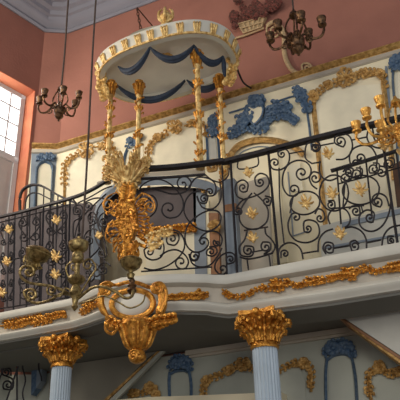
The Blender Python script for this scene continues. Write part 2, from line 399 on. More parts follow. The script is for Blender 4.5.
# ================================================================ iron railings
RAILC=Bow([(-3.5,4.93),(-3.25,4.86),(-3.08,4.80),(-2.95,4.80),(-2.84,4.93),(-2.644,5.04),(-2.45,5.10),(-2.254,5.16),(-2.10,5.21),(-1.9,5.24)])
RR=Wall((0,5.225),(1,0)); RL=Wall((-4,5.09),(1,.01))
def polyrail(mb,surf,pts,w,h,off=0):
    """flat bar handrail: rectangular section"""
    C=cr([(a,b) for a,b in pts],6); P=[surf(c.x,c.y,off) for c in C]
    vs=[];n=4
    for i,p in enumerate(P):
        t=(P[min(i+1,len(P)-1)]-P[max(i-1,0)]).normalized(); s_=t.cross(Vector((0,0,1))).normalized(); up=s_.cross(t)
        vs+=[p-s_*w+up*h,p+s_*w+up*h,p+s_*w-up*h,p-s_*w-up*h]
    fs=[(i*4+k,i*4+(k+1)%4,(i+1)*4+(k+1)%4,(i+1)*4+k) for i in range(len(P)-1) for k in range(4)]+[(3,2,1,0),tuple(len(vs)-4+k for k in range(4))]
    mb.add(vs,fs); return mb
def railing(label,surf0,hand,posts,bars,scrolls,gilt,base,r=.0082):
    def surf(u,v,off=0): p=surf0(u,v,off); return Vector((p.x,p.y,max(p.z,2.101)))
    T=thing('iron_railing',label,'railing',surf(*base),'wrought iron railing bays of the balcony')
    for h in hand: polyrail(MB(),surf,h[0],h[1],h[2]).build('handrail','iron',T,smooth=False)
    for a,b,w in posts: MB().tube([surf(*a),surf(*b)],w,4).build('post','iron',T,smooth=False)
    for b in bars: MB().tube(px(surf,cr(b,4)),r*.9,6).build('bar','iron',T)
    for c1,m_,c2 in scrolls:
        P_=px(surf,scroll_pts(c1,m_,c2,1.15)); mb=MB().tube(P_,r,6)
        if c1: mb.ball(P_[0],r*1.5,8,6)
        if c2: mb.ball(P_[-1],r*1.5,8,6)
        mb.build('scroll','iron',T)
    for (c,R) in gilt: fleuron(MB(),surf,c,R,off=.012).build('gilt_ornament','goldlite',T,label='gilded leaf ornament')
    return T
def ell(cx,cy,rx,ry,tilt=0,n=14): return [(cx+rx*math.cos(a)*math.cos(tilt)-ry*math.sin(a)*math.sin(tilt),cy+rx*math.cos(a)*math.sin(tilt)+ry*math.sin(a)*math.cos(tilt)) for a in [2*PI*i/n for i in range(n+1)]]
R_scr=[
 ((282,154),[(280,149.5),(286,149.5),(289.5,155),(288,164),(281,169.5),(273,169),(269.8,164)],(275,163)),
 ((302,173),[(301,180),(309,177),(311,169),(306,162),(297,160.5),(288,165),(283,175),(283,187),(288,195),(295,196)],(293.5,189.5)),
 ((315,147.5),[(319,143),(313,140.5),(307,144),(305,152),(306,159),(312,163.5)],None),
 ((315,178),[(319,173),(313,172),(309.5,178),(312,185),(317,189)],None),
 ((308,228.5),[(304,231),(304,222),(310,220),(317,223),(319.5,231),(317,238),(308,242.5),(297,241),(290,234),(288,224),(291,215)],(296,217.5)),
 ((320,218),[(325,217),(323,211),(318,209),(315,214)],None),
 (None,[(278,256),(280,248),(287,243),(295,244),(301,250),(303,259)],None),
 ((285,254),[(281,252),(281,258)],None),
 ((316,147),[(312,144.5),(320,145)],None),
 ((340,141.5),[(343,147),(335,143),(336,136),(343,133.5),(350,137),(352.5,146),(350,154),(344,159),(336,159.5)],None),
 (None,[(320,161),(319.5,171),(323,178),(330,180.5),(337,178)],None),
 ((360,158),[(363,163),(355,160),(351,165),(349.5,156),(353,149),(361,145.5),(369,146),(374,151),(377,159),(376,168)],None),
 ((378,137),[(382,141),(384,134),(378,130)],None),
 (None,[(368,131),(367,138),(371,145),(379,148),(386,145),(389,138)],(385,136)),
 ((331,204.5),[(335,207),(334,201),(328,201)],None),
 ((349,172),[(352,176),(353,169),(347,168),(343,172)],None),
 ((377,202),[(380,207),(373,204),(373,197),(379,193.5),(386,197),(389,206)],None),
 (None,[(330,224),(328,217),(332,210),(339,208),(346,210),(350,217),(349,224),(344,228)],None),
 ((370,217.5),[(373,222),(374,213),(367,210),(360,215),(359.5,224),(365,230),(374,231),(383,225),(389,213),(391,200)],None),
 ((329,248),[(333,252),(333,244),(326,242.5),(323,248),(326,254)],None),
 (None,[(318,252),(319,240),(325,232),(333,229)],None),
 ((354.5,246),[(352,251),(350,243),(355,240.5),(359,244)],None),
 (None,[(343,229),(352,227),(361,231),(366,239),(366.5,248)],None),
 (None,[(382,252),(383,238),(390,228),(402,225)],None),
 ((391,240.5),[(388,243),(388,236.5),(394,236.5)],None),
 ((356,211),[(360,214),(359,207),(353,206),(349,209)],None),
 ((381,172),[(385,175),(386,168),(380,166)],None),
]
R_scr+=[(None,ell(305,203,15,11.5,-.2),None),(None,ell(334,193,14.5,18),None),(None,ell(361,190,18.5,14.5,-.15),None)]
R_bars=[[(290,153.5),(304,151)],[(312,163.5),(321,162)],[(321,145.5),(334,143)],[(352,140),(367,137)],[(302,253.5),(318,251)],[(333,248.5),(351,245.5)],[(366,243),(381,240)],
 [(343,206),(345,183)],[(361,205),(363,213)],[(361,176),(360,166)],[(341,208),(364,205.5)],[(293,197),(290,213)],[(279,168),(280,205),(284,243)]]
lyre=[ # narrow bay between the two heavy posts
 ((243,187.5),[(247,191),(248,184),(243,180),(237,183),(235,190),(238,197),(246,200)],None),
 ((260,182),[(256,185),(255,178),(260,173.5),(267,176),(269,184),(264,191),(255,196),(243,200),(236,208)],None),
 (None,[(252,193),(245,202),(240,212),(240,221),(246,228),(256,229.5)],None),
 (None,[(254,193),(262,200),(268,210),(267,221),(261,227),(256,229.5)],None),
 ((267,201),[(270,205),(271,198),(265,196)],None),((238,211),[(241,214),(235,214),(234,207)],None),
 ((248.5,250.5),[(245,246),(253,247),(253,254),(249,256.5),(241,255),(239.5,247),(245,239),(247,231)],None),
 ((266,247),[(263,242),(270,243),(270,250),(264,254),(272,253),(275,246),(271,239),(266,234),(265,228)],None),
 (None,[(240,257),(248,259),(260,257),(273,253)],None)]
R_bars+=[[(244,230.5),(268,227)],[(250,252.5),(264,250)],[(247,258),(248.5,270)],[(269,255),(270.5,266)],[(238,161),(239,169),(257,166),(258,157)]]
railing('wide right bay of black scrolled iron railing with gilt sprays above the long garland',RR,
  [([(222,162.5),(262,152.5),(310,140),(355,129),(405,117)],.035,.018)],
  [((230.5,160),(237.3,273.5),.013),((268.2,151),(278.8,265),.013),((380,124),(398,246),.012),((372.5,128),(374,138),.008)],
  R_bars,R_scr+lyre,[((248.5,173),5.5),((252,214),6.5),((252.5,238),6),((306,203),8),((328,154),6.5),((332,194),7),((360.5,190),8),((340,234),7),((384,146),6.5)],(310,259))
C_scr=[
 ((146.5,201.5),[(150,205),(143,206.5),(140.5,199),(144,190),(151,188),(161,191),(172,194),(182,193),(189,189),(191,182),(187,177)],(183,184)),
 (None,[(137,200),(139,190),(145,183),(155,179.5),(165,181),(175,188),(182,198),(183,208),(178,216),(170,218)],(169,208.5)),
 (None,[(147,195.5),(153,196),(157,203),(155,212),(147,219)],None),
 ((172,239),[(168,244),(175,245),(179,239),(177,233),(171,233)],None),
 (None,[(161,245),(163,236),(170,230),(179,232),(184,240),(184,249),(178,258),(167,266),(154,270),(144,268)],None),
 ((158,246),[(160,249),(154,247),(156,241),(162,241),(164,249),(161,257),(153,260),(146,257),(144,250)],(149.5,252)),
 (None,[(160,256),(168,251),(177,250),(185,255),(188.5,262),(186,268)],(181,262)),
 ((204,199),[(208,196),(206,203),(199,202),(197,196),(202,207),(212,209),(219,203),(221,194),(220,184)],None),
 ((210,192),[(207,196),(214,195),(216,188),(213,181),(205,177.5),(196,178),(191,184),(187,190)],None),
 (None,[(201,191),(192,193),(186,200),(184,211),(188,220),(197,228),(208,231),(218,226),(221,217),(217,211),(207,211),(196,217),(188,225),(185,236),(187,246),(194,252),(202,251),(207,247)],(203,242)),
 ((217,243),[(214,240),(220,246),(222,238),(217,232),(209,231.5),(202,236),(199,241)],None),
 ((211,252),[(207,255),(213,256),(217,252),(215,247),(209,247)],None),
 ((195,256.5),[(192,252),(199,253),(197,260),(191,260),(189,254),(192,263),(200,267),(210,265),(217,257),(222,248)],None),
 ((230.5,259.5),[(228,264),(234,262),(235,256),(230,252.5),(222,255),(216,262),(215,269),(219,274)],(222.5,269)),
 ((117,214),[(120,219),(113,217),(114,209),(120,205),(125,212)],None),
]
C_scr=C_scr[:-1]
railing('bowed middle bay of black scrolled iron railing right of the gilt cartouche',RAILC,
  [([(141,169.2),(165,167.8),(185,166),(205,163.5),(224,161)],.035,.018),([(141,179),(165,177.5),(185,176),(205,174.5)],.012,.010)],
  [((222,164),(227,274),.009)],
  [[(141,271.5),(165,270),(190,268.5),(212,267)],[(205,174.5),(212,180),(221,182),(228,176),(229,168)]],
  C_scr,[],(190,273))
L_scr=[]
for u0,u1,vt,vb in ((0,14,218,309),(18,41,212,305),(45,68,205,300)):
    w=u1-u0; m_=(u0+u1)/2; H_=vb-vt
    for f0 in (.06,.38,.68):
        a=vt+H_*f0; b=a+H_*.26; q=w*.32
        L_scr.append(((m_-q*1.0,a+5),[(m_-q*.4,a+6),(m_-q*.9,a),(m_-w*.46,a+6),(m_-w*.36,(a+b)/2),(m_-1,b-3)],(m_-w*.26,b-5)))
        L_scr.append(((m_+q*1.0,a+4),[(m_+q*.4,a+5),(m_+q*.9,a-1),(m_+w*.46,a+5),(m_+w*.36,(a+b)/2-1),(m_+1,b-4)],(m_+w*.26,b-6)))
L_scr+=[((77,211),[(80,214),(74,214),(74,207),(80,205),(83,210),(81,217),(74,222),(73,234)],(79,236)),
 ((92,220),[(96,223),(90,225),(88,217),(93,212),(98,220)],None),
 (None,[(73,199),(76,204),(75,212)],None),((88,206),[(91,210),(85,210),(85,203),(92,199),(100,198),(108,200)],None),
 ((88,240),[(92,243),(86,245),(84,238),(88,231),(95,229),(100,236),(99,248),(92,256),(86,262)],(91,268)),
 ((103,222),[(106,226),(100,226),(99,218),(104,213),(110,216)],None),
 (None,[(98,212),(94,225),(96,240),(103,252),(104,266),(98,276),(91,274)],(95,268)),
 (None,[(106,194),(96,203),(86,213),(78,224),(74,242),(74,262),(80,276),(90,282)],(89,275)),
 (None,[(112,195),(103,202),(97,212),(98,226),(104,240),(107,255)],(102,253)),
 ((103,270),[(106,273),(100,274),(99,267),(105,262),(111,266)],None)]
LS=Bow([(-5.6,5.10),(-3.72,5.085),(-3.5,5.02),(-3.25,4.90),(-3.05,4.82),(-2.9,4.82)])
railing('left bay of black scrolled iron railing, handrail sweeping up to the gilt crown',LS,
  [([(-4,218),(20,212.3),(45,205.5),(60,201.5),(70,198.5),(81,194.8),(95,188),(107,180.5),(112,178)],.018,.012)],
  [((15,213),(13.5,310),.010),((43.5,206),(40.5,306),.013),((70,198),(67.5,301),.013)],
  [[(-2,223),(30,215),(68,205)],[(0,262),(20,258),(42,254),(68,250)],[(57,203),(55,298)],[(9,215),(7,308)],[(30,210),(28,304)],[(-2,309),(35,303),(70,297)],[(78,203),(92,196),(104,189),(112,186)],[(22,212),(20,305)],[(36,208),(34,303)],[(50,204),(48,301)],[(63,201),(61,299)]],
  L_scr,[((9,230),4.5),((56.5,220.5),5),((55.5,257),6.5),((55.5,275),5.5),((7,262),5),((2,293),5),((99,236),4)],(35,306))
# inner stair rail behind the right bay
IR=Wall((0,5.75),(1,0)); T=thing('stair_railing','black iron stair rail seen behind the right railing bay, sloping up right','railing',IR(360,232))
polyrail(MB(),IR,[(331,171),(365,161),(403,149)],.02,.012).build('handrail','iron',T,smooth=False)
for a,b in (((337,170),(341,224)),((366,161),(372,216)),((396,151),(403,205))): MB().tube([IR(*a),IR(*b)],.009,4).build('baluster','iron',T)
for s_ in (((346,178),[(342,182),(350,181),(351,174),(345,172)],None),((357,174),[(353,178),(361,177),(362,169),(356,168)],None),((374,169),[(370,173),(378,172),(379,164),(373,163)],None),((389,164),[(385,168),(393,167),(394,159),(388,158)],None)):
    MB().tube(px(IR,scroll_pts(*s_)),.008,6).build('scroll','iron',T)
MB().tube(px(IR,[(338,184),(370,176),(402,167)]),.008,5).build('bar','iron',T)
# curved stair rail at back left
SR=Wall((0,5.75),(1,0)); T=thing('stair_railing','dark iron stair rail arching against the blue corner panel','railing',SR(40,210))
polyrail(MB(),SR,[(20,212),(20,198),(23,190),(30,185.5),(38,185),(46,188),(56,194),(66,199),(76,203)],.018,.011).build('handrail','iron',T,smooth=False)
polyrail(MB(),SR,[(25,212),(26,200),(30,194),(37,193),(46,197),(56,202),(68,207)],.008,.007).build('bar','iron',T,smooth=False)
for u,v in ((30,186),(37,185),(44,187),(51,191),(58,195),(66,199)): MB().tube([SR(u,v),SR(u-1.2,v+40)],.008,5).build('baluster','iron',T)
# ---------------------------------------------------------------- painted pier at the corner of the bow
Q=Wall((0,5.32),(1,0))
T=thing('railing_pier','blue-grey square painted pier with a rust-brown collar, behind the corner of the bow','pier',Q(229,275))
MB().prism([Q(223,180),Q(234,178),Q(239,274),Q(228,276)],(0,.09,0)).build('shaft','bluegrey',T,smooth=False)
MB().prism([Q(223.5,205,.012),Q(235.5,203,.012),Q(236,210,.012),Q(224.2,212,.012)],(0,.11,0)).build('collar','redwood',T,smooth=False,label='rust-brown collar')
mb=MB(); mb.tube(px(Q,scroll_pts((212,167),[(216,170),(209,171),(208,164),(214,160),(219,165),(222,172)],None),.05),.016,8); mb.tube(px(Q,cr([(226,158),(229,165),(227,173),(220,177)],4),.03),.014,8)
mb.build('finial_scroll','golddull',T,label='pinkish gilt curl on top')
# ================================================================ reader's pulpit enclosure behind the bow
HP=Wall((0,5.62),(1,0))
T=thing('pulpit','blue-grey hooded pulpit with cream front panel behind the bowed railing','pulpit',HP(170,268))
MB().prism([HP(146,233),HP(194,231),HP(195,274),HP(146,276)],(0,.05,0)).build('front_panel','cream2',T,smooth=False,label='cream front panel')
MB().prism([HP(104,200),HP(118,190),HP(165,186),HP(196,188),HP(196,232),HP(104,236)],(0,.06,0)).build('back_panel','mauve',T,smooth=False,label='dark mauve-grey hood lining')
def band(pts,w,surf,dz=.1):
    C=cr(pts,5); L=[];R_=[]
    for i,p in enumerate(C):
        t=(C[min(i+1,len(C)-1)]-C[max(i-1,0)]).normalized(); n_=Vector((-t.y,t.x))*w/2; L.append(p+n_); R_.append(p-n_)
    mb=MB(); P=[surf(a.x,a.y,dz) for a in L]; P2=[surf(a.x,a.y,dz) for a in R_]; B=[surf(a.x,a.y,0) for a in L]; B2=[surf(a.x,a.y,0) for a in R_]
    vs=[];n=len(P)
    for i in range(n):
        m_=(P[i]+P2[i])/2+surf.n*.03; vs+=[B[i],P[i],m_,P2[i],B2[i]]
    fs=[(i*5+k,i*5+(k+1)%5,(i+1)*5+(k+1)%5,(i+1)*5+k) for i in range(n-1) for k in range(5)]+[(0,1,2,3,4),tuple(len(vs)-5+k for k in range(5))]
    mb.add(vs,fs); return mb
band([(96,280),(95,250),(97,225),(101,205),(109,193),(122,186),(140,182),(165,180.5),(190,182),(208,186),(218,192)],9,HP,.12).build('hood','bluegrey',T,label='blue-grey curved hood moulding')
band([(98,184),(120,178),(145,174.5),(175,172.5),(205,170.5)],5,HP,.1).build('cornice','band',T,label='pale cornice over the hood')
MB().prism([HP(193,188),HP(204.5,188),HP(207,274),HP(195,274)],(0,.08,0)).build('pillar','bluegrey',T,smooth=False)
MB().prism([HP(205,200,-.01),HP(208.5,200,-.01),HP(211,274,-.01),HP(207,274,-.01)],(0,.05,0)).build('fillet','cream',T,smooth=False)
MB().prism([HP(208.5,213,-.01),HP(218,213,-.01),HP(220,274,-.01),HP(211,274,-.01)],(0,.06,0)).build('pillar','redwood',T,smooth=False,label='rust-gold narrow pillar')
mb=MB(); carve(mb,HP,[(146,232),(160,231),(175,229),(194,227)],r=.014,off=.03,seed=3,leaf=3.5,step=2.2); mb.build('fringe','gold',T,label='gilt leaf fringe')
for c_,R_,q_ in (((215,226),6,4),((205,187),5,6)): rosette(MB(),HP,c_,R_,seed=q_,r=.013).build('gilt_ornament','golddull',T)
MB().prism([HP(218,190,-.05),HP(268,176,-.05),HP(272,270,-.05),HP(222,276,-.05)],(0,.04,0)).build('side_panel','band',T,smooth=False)
# dark stair enclosure behind the left bay
ST=Wall((0,5.95),(1,0))
T=thing('stair_enclosure','dark mauve boarded stair enclosure behind the left railing bay','enclosure',ST(40,312))
MB().prism([ST(5,219),ST(24,212),ST(60,205),ST(80,203),ST(98,205),ST(99,300),ST(4,312)],(0,.12,0)).build('panel','mauve',T,smooth=False)
for u in (14,27,40,53,66,79,90): MB().tube([ST(u,222 if u<20 else 212,.01),ST(u-1,308,.01)],.008,4).build('moulding','iron',T)
# ================================================================ gilt crown and cartouche on the bow
CA=Wall((-2.95,4.70),(1,.10))
cart=thing('gilt_cartouche','large gilded openwork cartouche rising from the balcony bow and crowned with leaves','cartouche',CA(128,268))
mb=MB(); rng=random.Random(7)
mb.prism([CA(x,y,-.05) for x,y in ((123,200),(128,196),(134,200),(138,212),(139,226),(135,240),(130,250),(124,240),(119,226),(119,210))],CA.n*.06)
for i in range(9):
    a=2*PI*i/9
rings=[(20,34,14),(14,26,11),(8,16,8)]
mb2=MB()
def ray_leaves(mb,surf,cx,cy,rx,ry,n,L0,L1,off,w,seed,bottom=1.0):
    rg=random.Random(seed)
    for q in range(n):
        a=2*PI*(q+rg.uniform(-.3,.3))/n; ca,sa=math.cos(a),math.sin(a); L=rg.uniform(L0,L1); c_=rg.choice((-1,1))*rg.uniform(.2,.5)
        x0,y0=cx+rx*ca,cy+ry*sa
        pts=[(x0+L*f*math.cos(a+c_*f),y0+L*f*math.sin(a+c_*f)*1.0,.012*math.sin(PI*f)+(.02 if f>.8 else 0)) for f in (0,.3,.6,.85,1)]
        pts.append((x0+L*.9*math.cos(a+c_*1.7),y0+L*.9*math.sin(a+c_*1.7),.03))
        blade(mb,surf,cr(pts,2),w*rg.uniform(.8,1.3),w*.8,off)
ray_leaves(mb2,CA,129,225,13,27,46,6,12,.02,.008,2)
ray_leaves(mb2,CA,129,224,9.5,22,40,5,10,.04,.008,3)
ray_leaves(mb2,CA,128.5,220,4,13,26,4,8,.06,.0085,4)
ray_leaves(mb2,CA,128,212,1,4,14,4,8,.08,.008,5)
carve(mb2,CA,[(129,182),(128,190),(127,198)],r=.014,off=.04,seed=4,step=1.6,leaf=6)
carve(mb2,CA,[(129,240),(129,250),(128,262)],r=.011,off=.04,seed=6,step=1.8,leaf=5)
rosette(mb2,CA,(128,210),6,off=.09,seed=8,petals=9,r=.008); rosette(mb2,CA,(128,231),5,off=.08,seed=9,petals=9,r=.008)
for s_ in (((112,232),[(118,238),(112,243),(106,238),(107,228),(113,220)],None),((147,232),[(141,238),(147,243),(153,238),(152,228),(146,220)],None),((108,205),[(113,210),(107,212),(103,205),(107,197),(115,193)],None),((150,206),[(146,210),(152,212),(155,205),(151,197),(143,193)],None)):
    mb2.tube(px(CA,scroll_pts(*s_),.04),.007,6)
mb.build('core','gold',cart); mb2.build('foliage','gold',cart)
mb=MB(); carve(mb,CA,[(146,240),(154,236),(163,233),(172,231)],r=.01,off=.03,seed=5,step=2.2,leaf=3.5); carve(mb,CA,[(148,248),(154,246),(160,241)],r=.009,off=.03,seed=6,step=2,leaf=3); mb.build('side_spray','goldlite',cart)
mb=MB()
def crownlathe(): pass
cc=CA(127,168,-.12)
for q in range(64):   # flared leaves in tiers: basket under the two left posts
    a=2*PI*q/64*5+rng.uniform(-.2,.2); d=Vector((math.cos(a),math.sin(a)*.8,0)); t_=Vector((-d.y,d.x,0))*rng.uniform(-.05,.05); h=rng.uniform(.10,.30); o_=rng.uniform(.10,.20)
    b=cc+Vector((0,0,-.17))+d*.04
    mb.tube(cr([b,b+d*o_*.35+Vector((0,0,h*.35)),b+d*o_*.7+t_*.5+Vector((0,0,h*.8)),b+d*o_+t_+Vector((0,0,h)),b+d*(o_+.03)+t_*1.4+Vector((0,0,h*.86)),b+d*(o_+.005)+t_*1.4+Vector((0,0,h*.76))],3),[.009,.013,.014,.012,.010,.005],6)
mb.lathe([(.03,-.36),(.045,-.3),(.035,-.24),(.05,-.18),(.08,-.12),(.09,-.07),(.07,-.05)],cc,20)
for q in range(10):
    a=2*PI*q/10; d=Vector((math.cos(a),math.sin(a),0)); b=cc+Vector((0,0,-.36))+d*.035
    mb.tube(cr([b,b+d*.03+Vector((0,0,.1)),b+d*.06+Vector((0,0,.16)),b+d*.085+Vector((0,0,.13))],4),[.012,.018,.016,.006],6)
mb.build('leaf_crown','goldlite',cart,label='flared crown of pale gilt leaves')
# console / drop under the bow
CN=Wall((-2.95,4.72),(1,.10))
con=thing('console_bracket','gilded shell bracket with white oval and hanging drop under the balcony bow','bracket',CN(137,356))
mb=MB(); mb.ball(CN(132,304,.0),(.185,.05,.125),20,12); mb.build('oval_medallion','stone',con,label='white oval medallion')
mb=MB(); mb.tube(px(CN,cr(ell(132.5,304,21,14,-.05),3)[:-1],.04),.026,8,closed=True)
mb.tube(px(CN,cr([(148,287),(158,289),(163,298),(161,310),(154,319)],4),.03),[.018,.04,.042,.02],8)
mb.tube(px(CN,cr([(118,285),(107,286),(101,295),(102,308),(110,319)],4),.03),[.015,.03,.032,.02],8)
mb.tube(px(CN,cr([(118,285),(128,282),(138,283),(148,287)],4),.05),.018,8)
for s_ in (((157,288),[(160,293),(153,292),(153,285),(161,283),(166,290),(166,301),(161,312)],None),((105,290),[(109,294),(102,295),(100,287),(107,282),(114,285)],None),((112,327),[(117,329),(112,334),(106,330),(107,322),(116,319)],None)):
    mb.tube(px(CN,scroll_pts(*s_),.06),.014,6)
mb.build('scroll_frame','gold',con)
mb=MB(); carve(mb,CN,[(106,318),(116,324),(130,325),(144,324),(156,321),(168,318),(176,317)],r=.018,off=.05,seed=12,step=3,leaf=4); carve(mb,CN,[(150,327),(160,325),(168,322)],r=.014,off=.04,seed=13,leaf=3); mb.build('leaf_band','gold',con)
dc=CN(138,326,-.0)
mb=MB(); mb.lathe([(.02,-.30),(.05,-.285),(.068,-.255),(.06,-.225),(.05,-.21),(.075,-.195),(.105,-.14),(.125,-.07),(.135,-.02),(.15,0),(.14,.03),(.1,.05)],dc,48,mod=lambda k,i:1+.06*math.cos(PI*k/2)*(1 if 4<i<10 else .2))
for q in range(12):
    a=2*PI*q/12; d=Vector((math.cos(a),math.sin(a),0))
    mb.tube(cr([dc+d*.07+Vector((0,0,-.2)),dc+d*.11+Vector((0,0,-.15)),dc+d*.138+Vector((0,0,-.06)),dc+d*.165+Vector((0,0,-.01)),dc+d*.17+Vector((0,0,-.03))],3),[.008,.014,.018,.016,.008],6)
pc=dc+Vector((0,-.06,-.262))
mb.tube([pc+Vector((.05*(1-i/26)*math.cos(i*.5),0-.0*i,.05*(1-i/26)*math.sin(i*.5))) for i in range(24)],.014,6)
mb.ball(dc+Vector((0,0,-.265)),(.075,.07,.055),16,8)
mb.build('drop','gold',con,label='fluted gilt drop ending in a ball')
# ================================================================ canopy on four posts
ZC=4.80
can=thing('canopy','white and gilt oval canopy on four slender gilded posts above the balcony bow','canopy',(-2.85,5.4,3.3))
rim=[(100,74),(106,66),(118,57),(135,49.5),(153,43.5),(172,40),(193,41),(212,46),(226,53),(234,64),(232,76),(222,84),(200,89),(172,96),(150,102),(128,107),(112,107),(102,94)]
def atz(u,v,z): r=ray(u,v); return r*(z/r.z)
# superellipse in plan fitted to the rim seen in the photograph
cx,cy,A,B=-2.80,5.42,.79,.50
def se(f,a,b,n=2.5):
    c,s_=math.cos(f),math.sin(f); return (cx+a*math.copysign(abs(c)**(2/n),c),cy+b*math.copysign(abs(s_)**(2/n),s_))
N=56
ring=[se(2*PI*i/N,A,B) for i in range(N)]
mb=MB(); mb.sweep([(0,ZC),(.02,ZC),(.03,ZC+.03),(.035,ZC+.06),(.055,ZC+.10),(.07,ZC+.13),(.068,ZC+.155),(.045,ZC+.17),(.0,ZC+.18),(-.04,ZC+.18),(-.04,ZC)],ring,closed=True,side=1)
mb.build('rim','stone',can,label='curved white rim')
mb=MB(); mb.sweep([(.02,ZC+.0),(.035,ZC+.0),(.04,ZC+.02),(.02,ZC+.03)],ring,closed=True); mb.build('rim_moulding','goldlite',can,label='gilt edge mouldings')
top=[se(2*PI*i/N,A-.02,B-.02) for i in range(N)]
MB().prism([Vector((a,b,ZC+.10)) for a,b in top],(0,0,.04)).build('ceiling_panel','paper',can,smooth=False,label='pale underside panel')
MB().lathe([(.60,ZC+.15),(.5,ZC+.2),(.3,ZC+.235),(.1,ZC+.25)],(cx,cy,0),32).build('crown_dome','stone',can)
def rp(f,out,z):
    x,y=se(f,A,B); x2,y2=se(f+.01,A,B); t=Vector((x2-x,y2-y,0)).normalized(); n_=Vector((t.y,-t.x,0)); return Vector((x,y,z))+n_*out,t,n_
mb=MB(); L=0; per=[rp(2*PI*i/400,0,0)[0] for i in range(401)]; tot=sum((per[i+1]-per[i]).length for i in range(400)); nl=26; tgt=0; k=0; acc=0; angs=[]
for i in range(400):
    if acc>=tgt: angs.append(2*PI*i/400); tgt+=tot/nl
    acc+=(per[i+1]-per[i]).length
for a in angs:   # gilt leaves wrapped over the rim
    p,t,n_=rp(a,.035,ZC)
    for sg in (-1,0,1):
        b=p+t*sg*.022
        mb=MB() if sg==-1 else mb
        mb.tube(cr([b+Vector((0,0,.012)),b+n_*.010+Vector((0,0,.045)),b+n_*.022+t*sg*.004+Vector((0,0,.075)),b+n_*.038+t*sg*.008+Vector((0,0,.108)),b+n_*.05+t*sg*.006+Vector((0,0,.098))],3),[.010,.013,.015,.014,.006],6)
    mb.build('rim_leaf','goldlite',can)
def surf_c(u,v,off=0): p=atz(u,v,ZC+.095); return p+Vector((0,0,-off))
mb=MB(); rosette(mb,surf_c,(166,54),6,off=.01,seed=3,r=.014,asp=.55); mb.build('medallion','golddull',can,label='gilt rosette on the underside')
# finial
fp=atz(166,29,ZC+.17)+Vector((0,.0,0))
mb=MB(); mb.lathe([(.05,-.04),(.05,.02),(.03,.03),(.022,.06),(.04,.085),(.05,.11),(.04,.135),(.02,.145)],fp,16); mb.ball(fp+Vector((0,0,.165)),.024,10,8)
for q in range(5):
    a=2*PI*q/5; d=Vector((math.cos(a),math.sin(a),0)); mb.tube(cr([fp+Vector((0,0,.06)),fp+d*.05+Vector((0,0,.09)),fp+d*.055+Vector((0,0,.15)),fp+d*.03+Vector((0,0,.19))],4),[.01,.014,.012,.006],6)
mb.v=[fp+(p-fp)*1.45 for p in mb.v]; mb.build('finial','goldlite',can,label='small gilt finial')
# posts
def post(x,y,z0,z1,seed,w=.034,label=None):
    rng=random.Random(seed)
    P=MB(); P.lathe([(w*1.3,z0),(w*1.3,z0+.03),(w,z0+.05),(w*.85,z0+.5),(w*.8,z1-.22),(w*1.1,z1-.2),(w*.8,z1-.18)],(x,y,0),16,mod=lambda k,i:1-.08*(k%2))
    o=P.build('post','goldlite',can)
    G=MB(); z=z0+.02; a=rng.uniform(0,6)
    while z<z1-.2:     # leaf garland winding up the post
        a+=.62; z+=.021; d=Vector((math.cos(a),math.sin(a),0)); t=Vector((-d.y,d.x,0)); b=Vector((x,y,z))+d*w*.95
        if rng.random()<.62: G.tube(cr([b,b+d*.012+t*.012+Vector((0,0,.02)),b+d*.02+t*.02+Vector((0,0,.03)),b+d*.018+t*.03+Vector((0,0,.012))],3),[.007,.011,.010,.005],6)
    for zc in (z0+.16,z0+(z1-z0)*.42,z0+(z1-z0)*.7):
        for q in range(8):
            aa=2*PI*q/8; d=Vector((math.cos(aa),math.sin(aa),0)); b=Vector((x,y,zc))+d*w*.8
            G.tube(cr([b,b+d*.010+Vector((0,0,.03)),b+d*.022+Vector((0,0,.045)),b+d*.026+Vector((0,0,.032))],3),[.008,.012,.011,.005],6)
    G.build('garland','gold',o)
    C=MB(); C.lathe([(w*.9,z1-.2),(w*1.0,z1-.12),(w*1.25,z1-.03),(w*1.5,z1)],(x,y,0),16)
    for q in range(8):
        aa=2*PI*q/8; d=Vector((math.cos(aa),math.sin(aa),0)); b=Vector((x,y,z1-.2))+d*w
        C.tube(cr([b,b+d*.005+Vector((0,0,.08)),b+d*.02+Vector((0,0,.15)),b+d*.036+Vector((0,0,.145)),b+d*.034+Vector((0,0,.12))],3),[.012,.017,.017,.013,.006],6)
    C.build('capital','gold',o)
pA=atz(111,90,4.68); pB=atz(139,90,4.68); pC=atz(197,60,4.68); pD=atz(219.5,84,4.68)
post(pA.x,pA.y,3.44,ZC,1); post(pB.x,pB.y,3.44,ZC,2); post(pC.x,pC.y,3.30,ZC,3,.038); post(pD.x,pD.y,3.30,ZC,4)
# big gilt scroll corners of the rim, left and right
for (u,v,sg) in ((102,80,-1),(232,66,1)):
    W2=Wall((0,atz(u,v,ZC).y),(1,0)); mb=MB(); carve(mb,W2,[(u,v-10),(u+sg*1,v),(u-sg*1,v+10),(u-sg*4,v+18)],r=.02,off=.0,seed=8,leaf=4,step=3); mb.build('corner_leaf','goldlite',can)
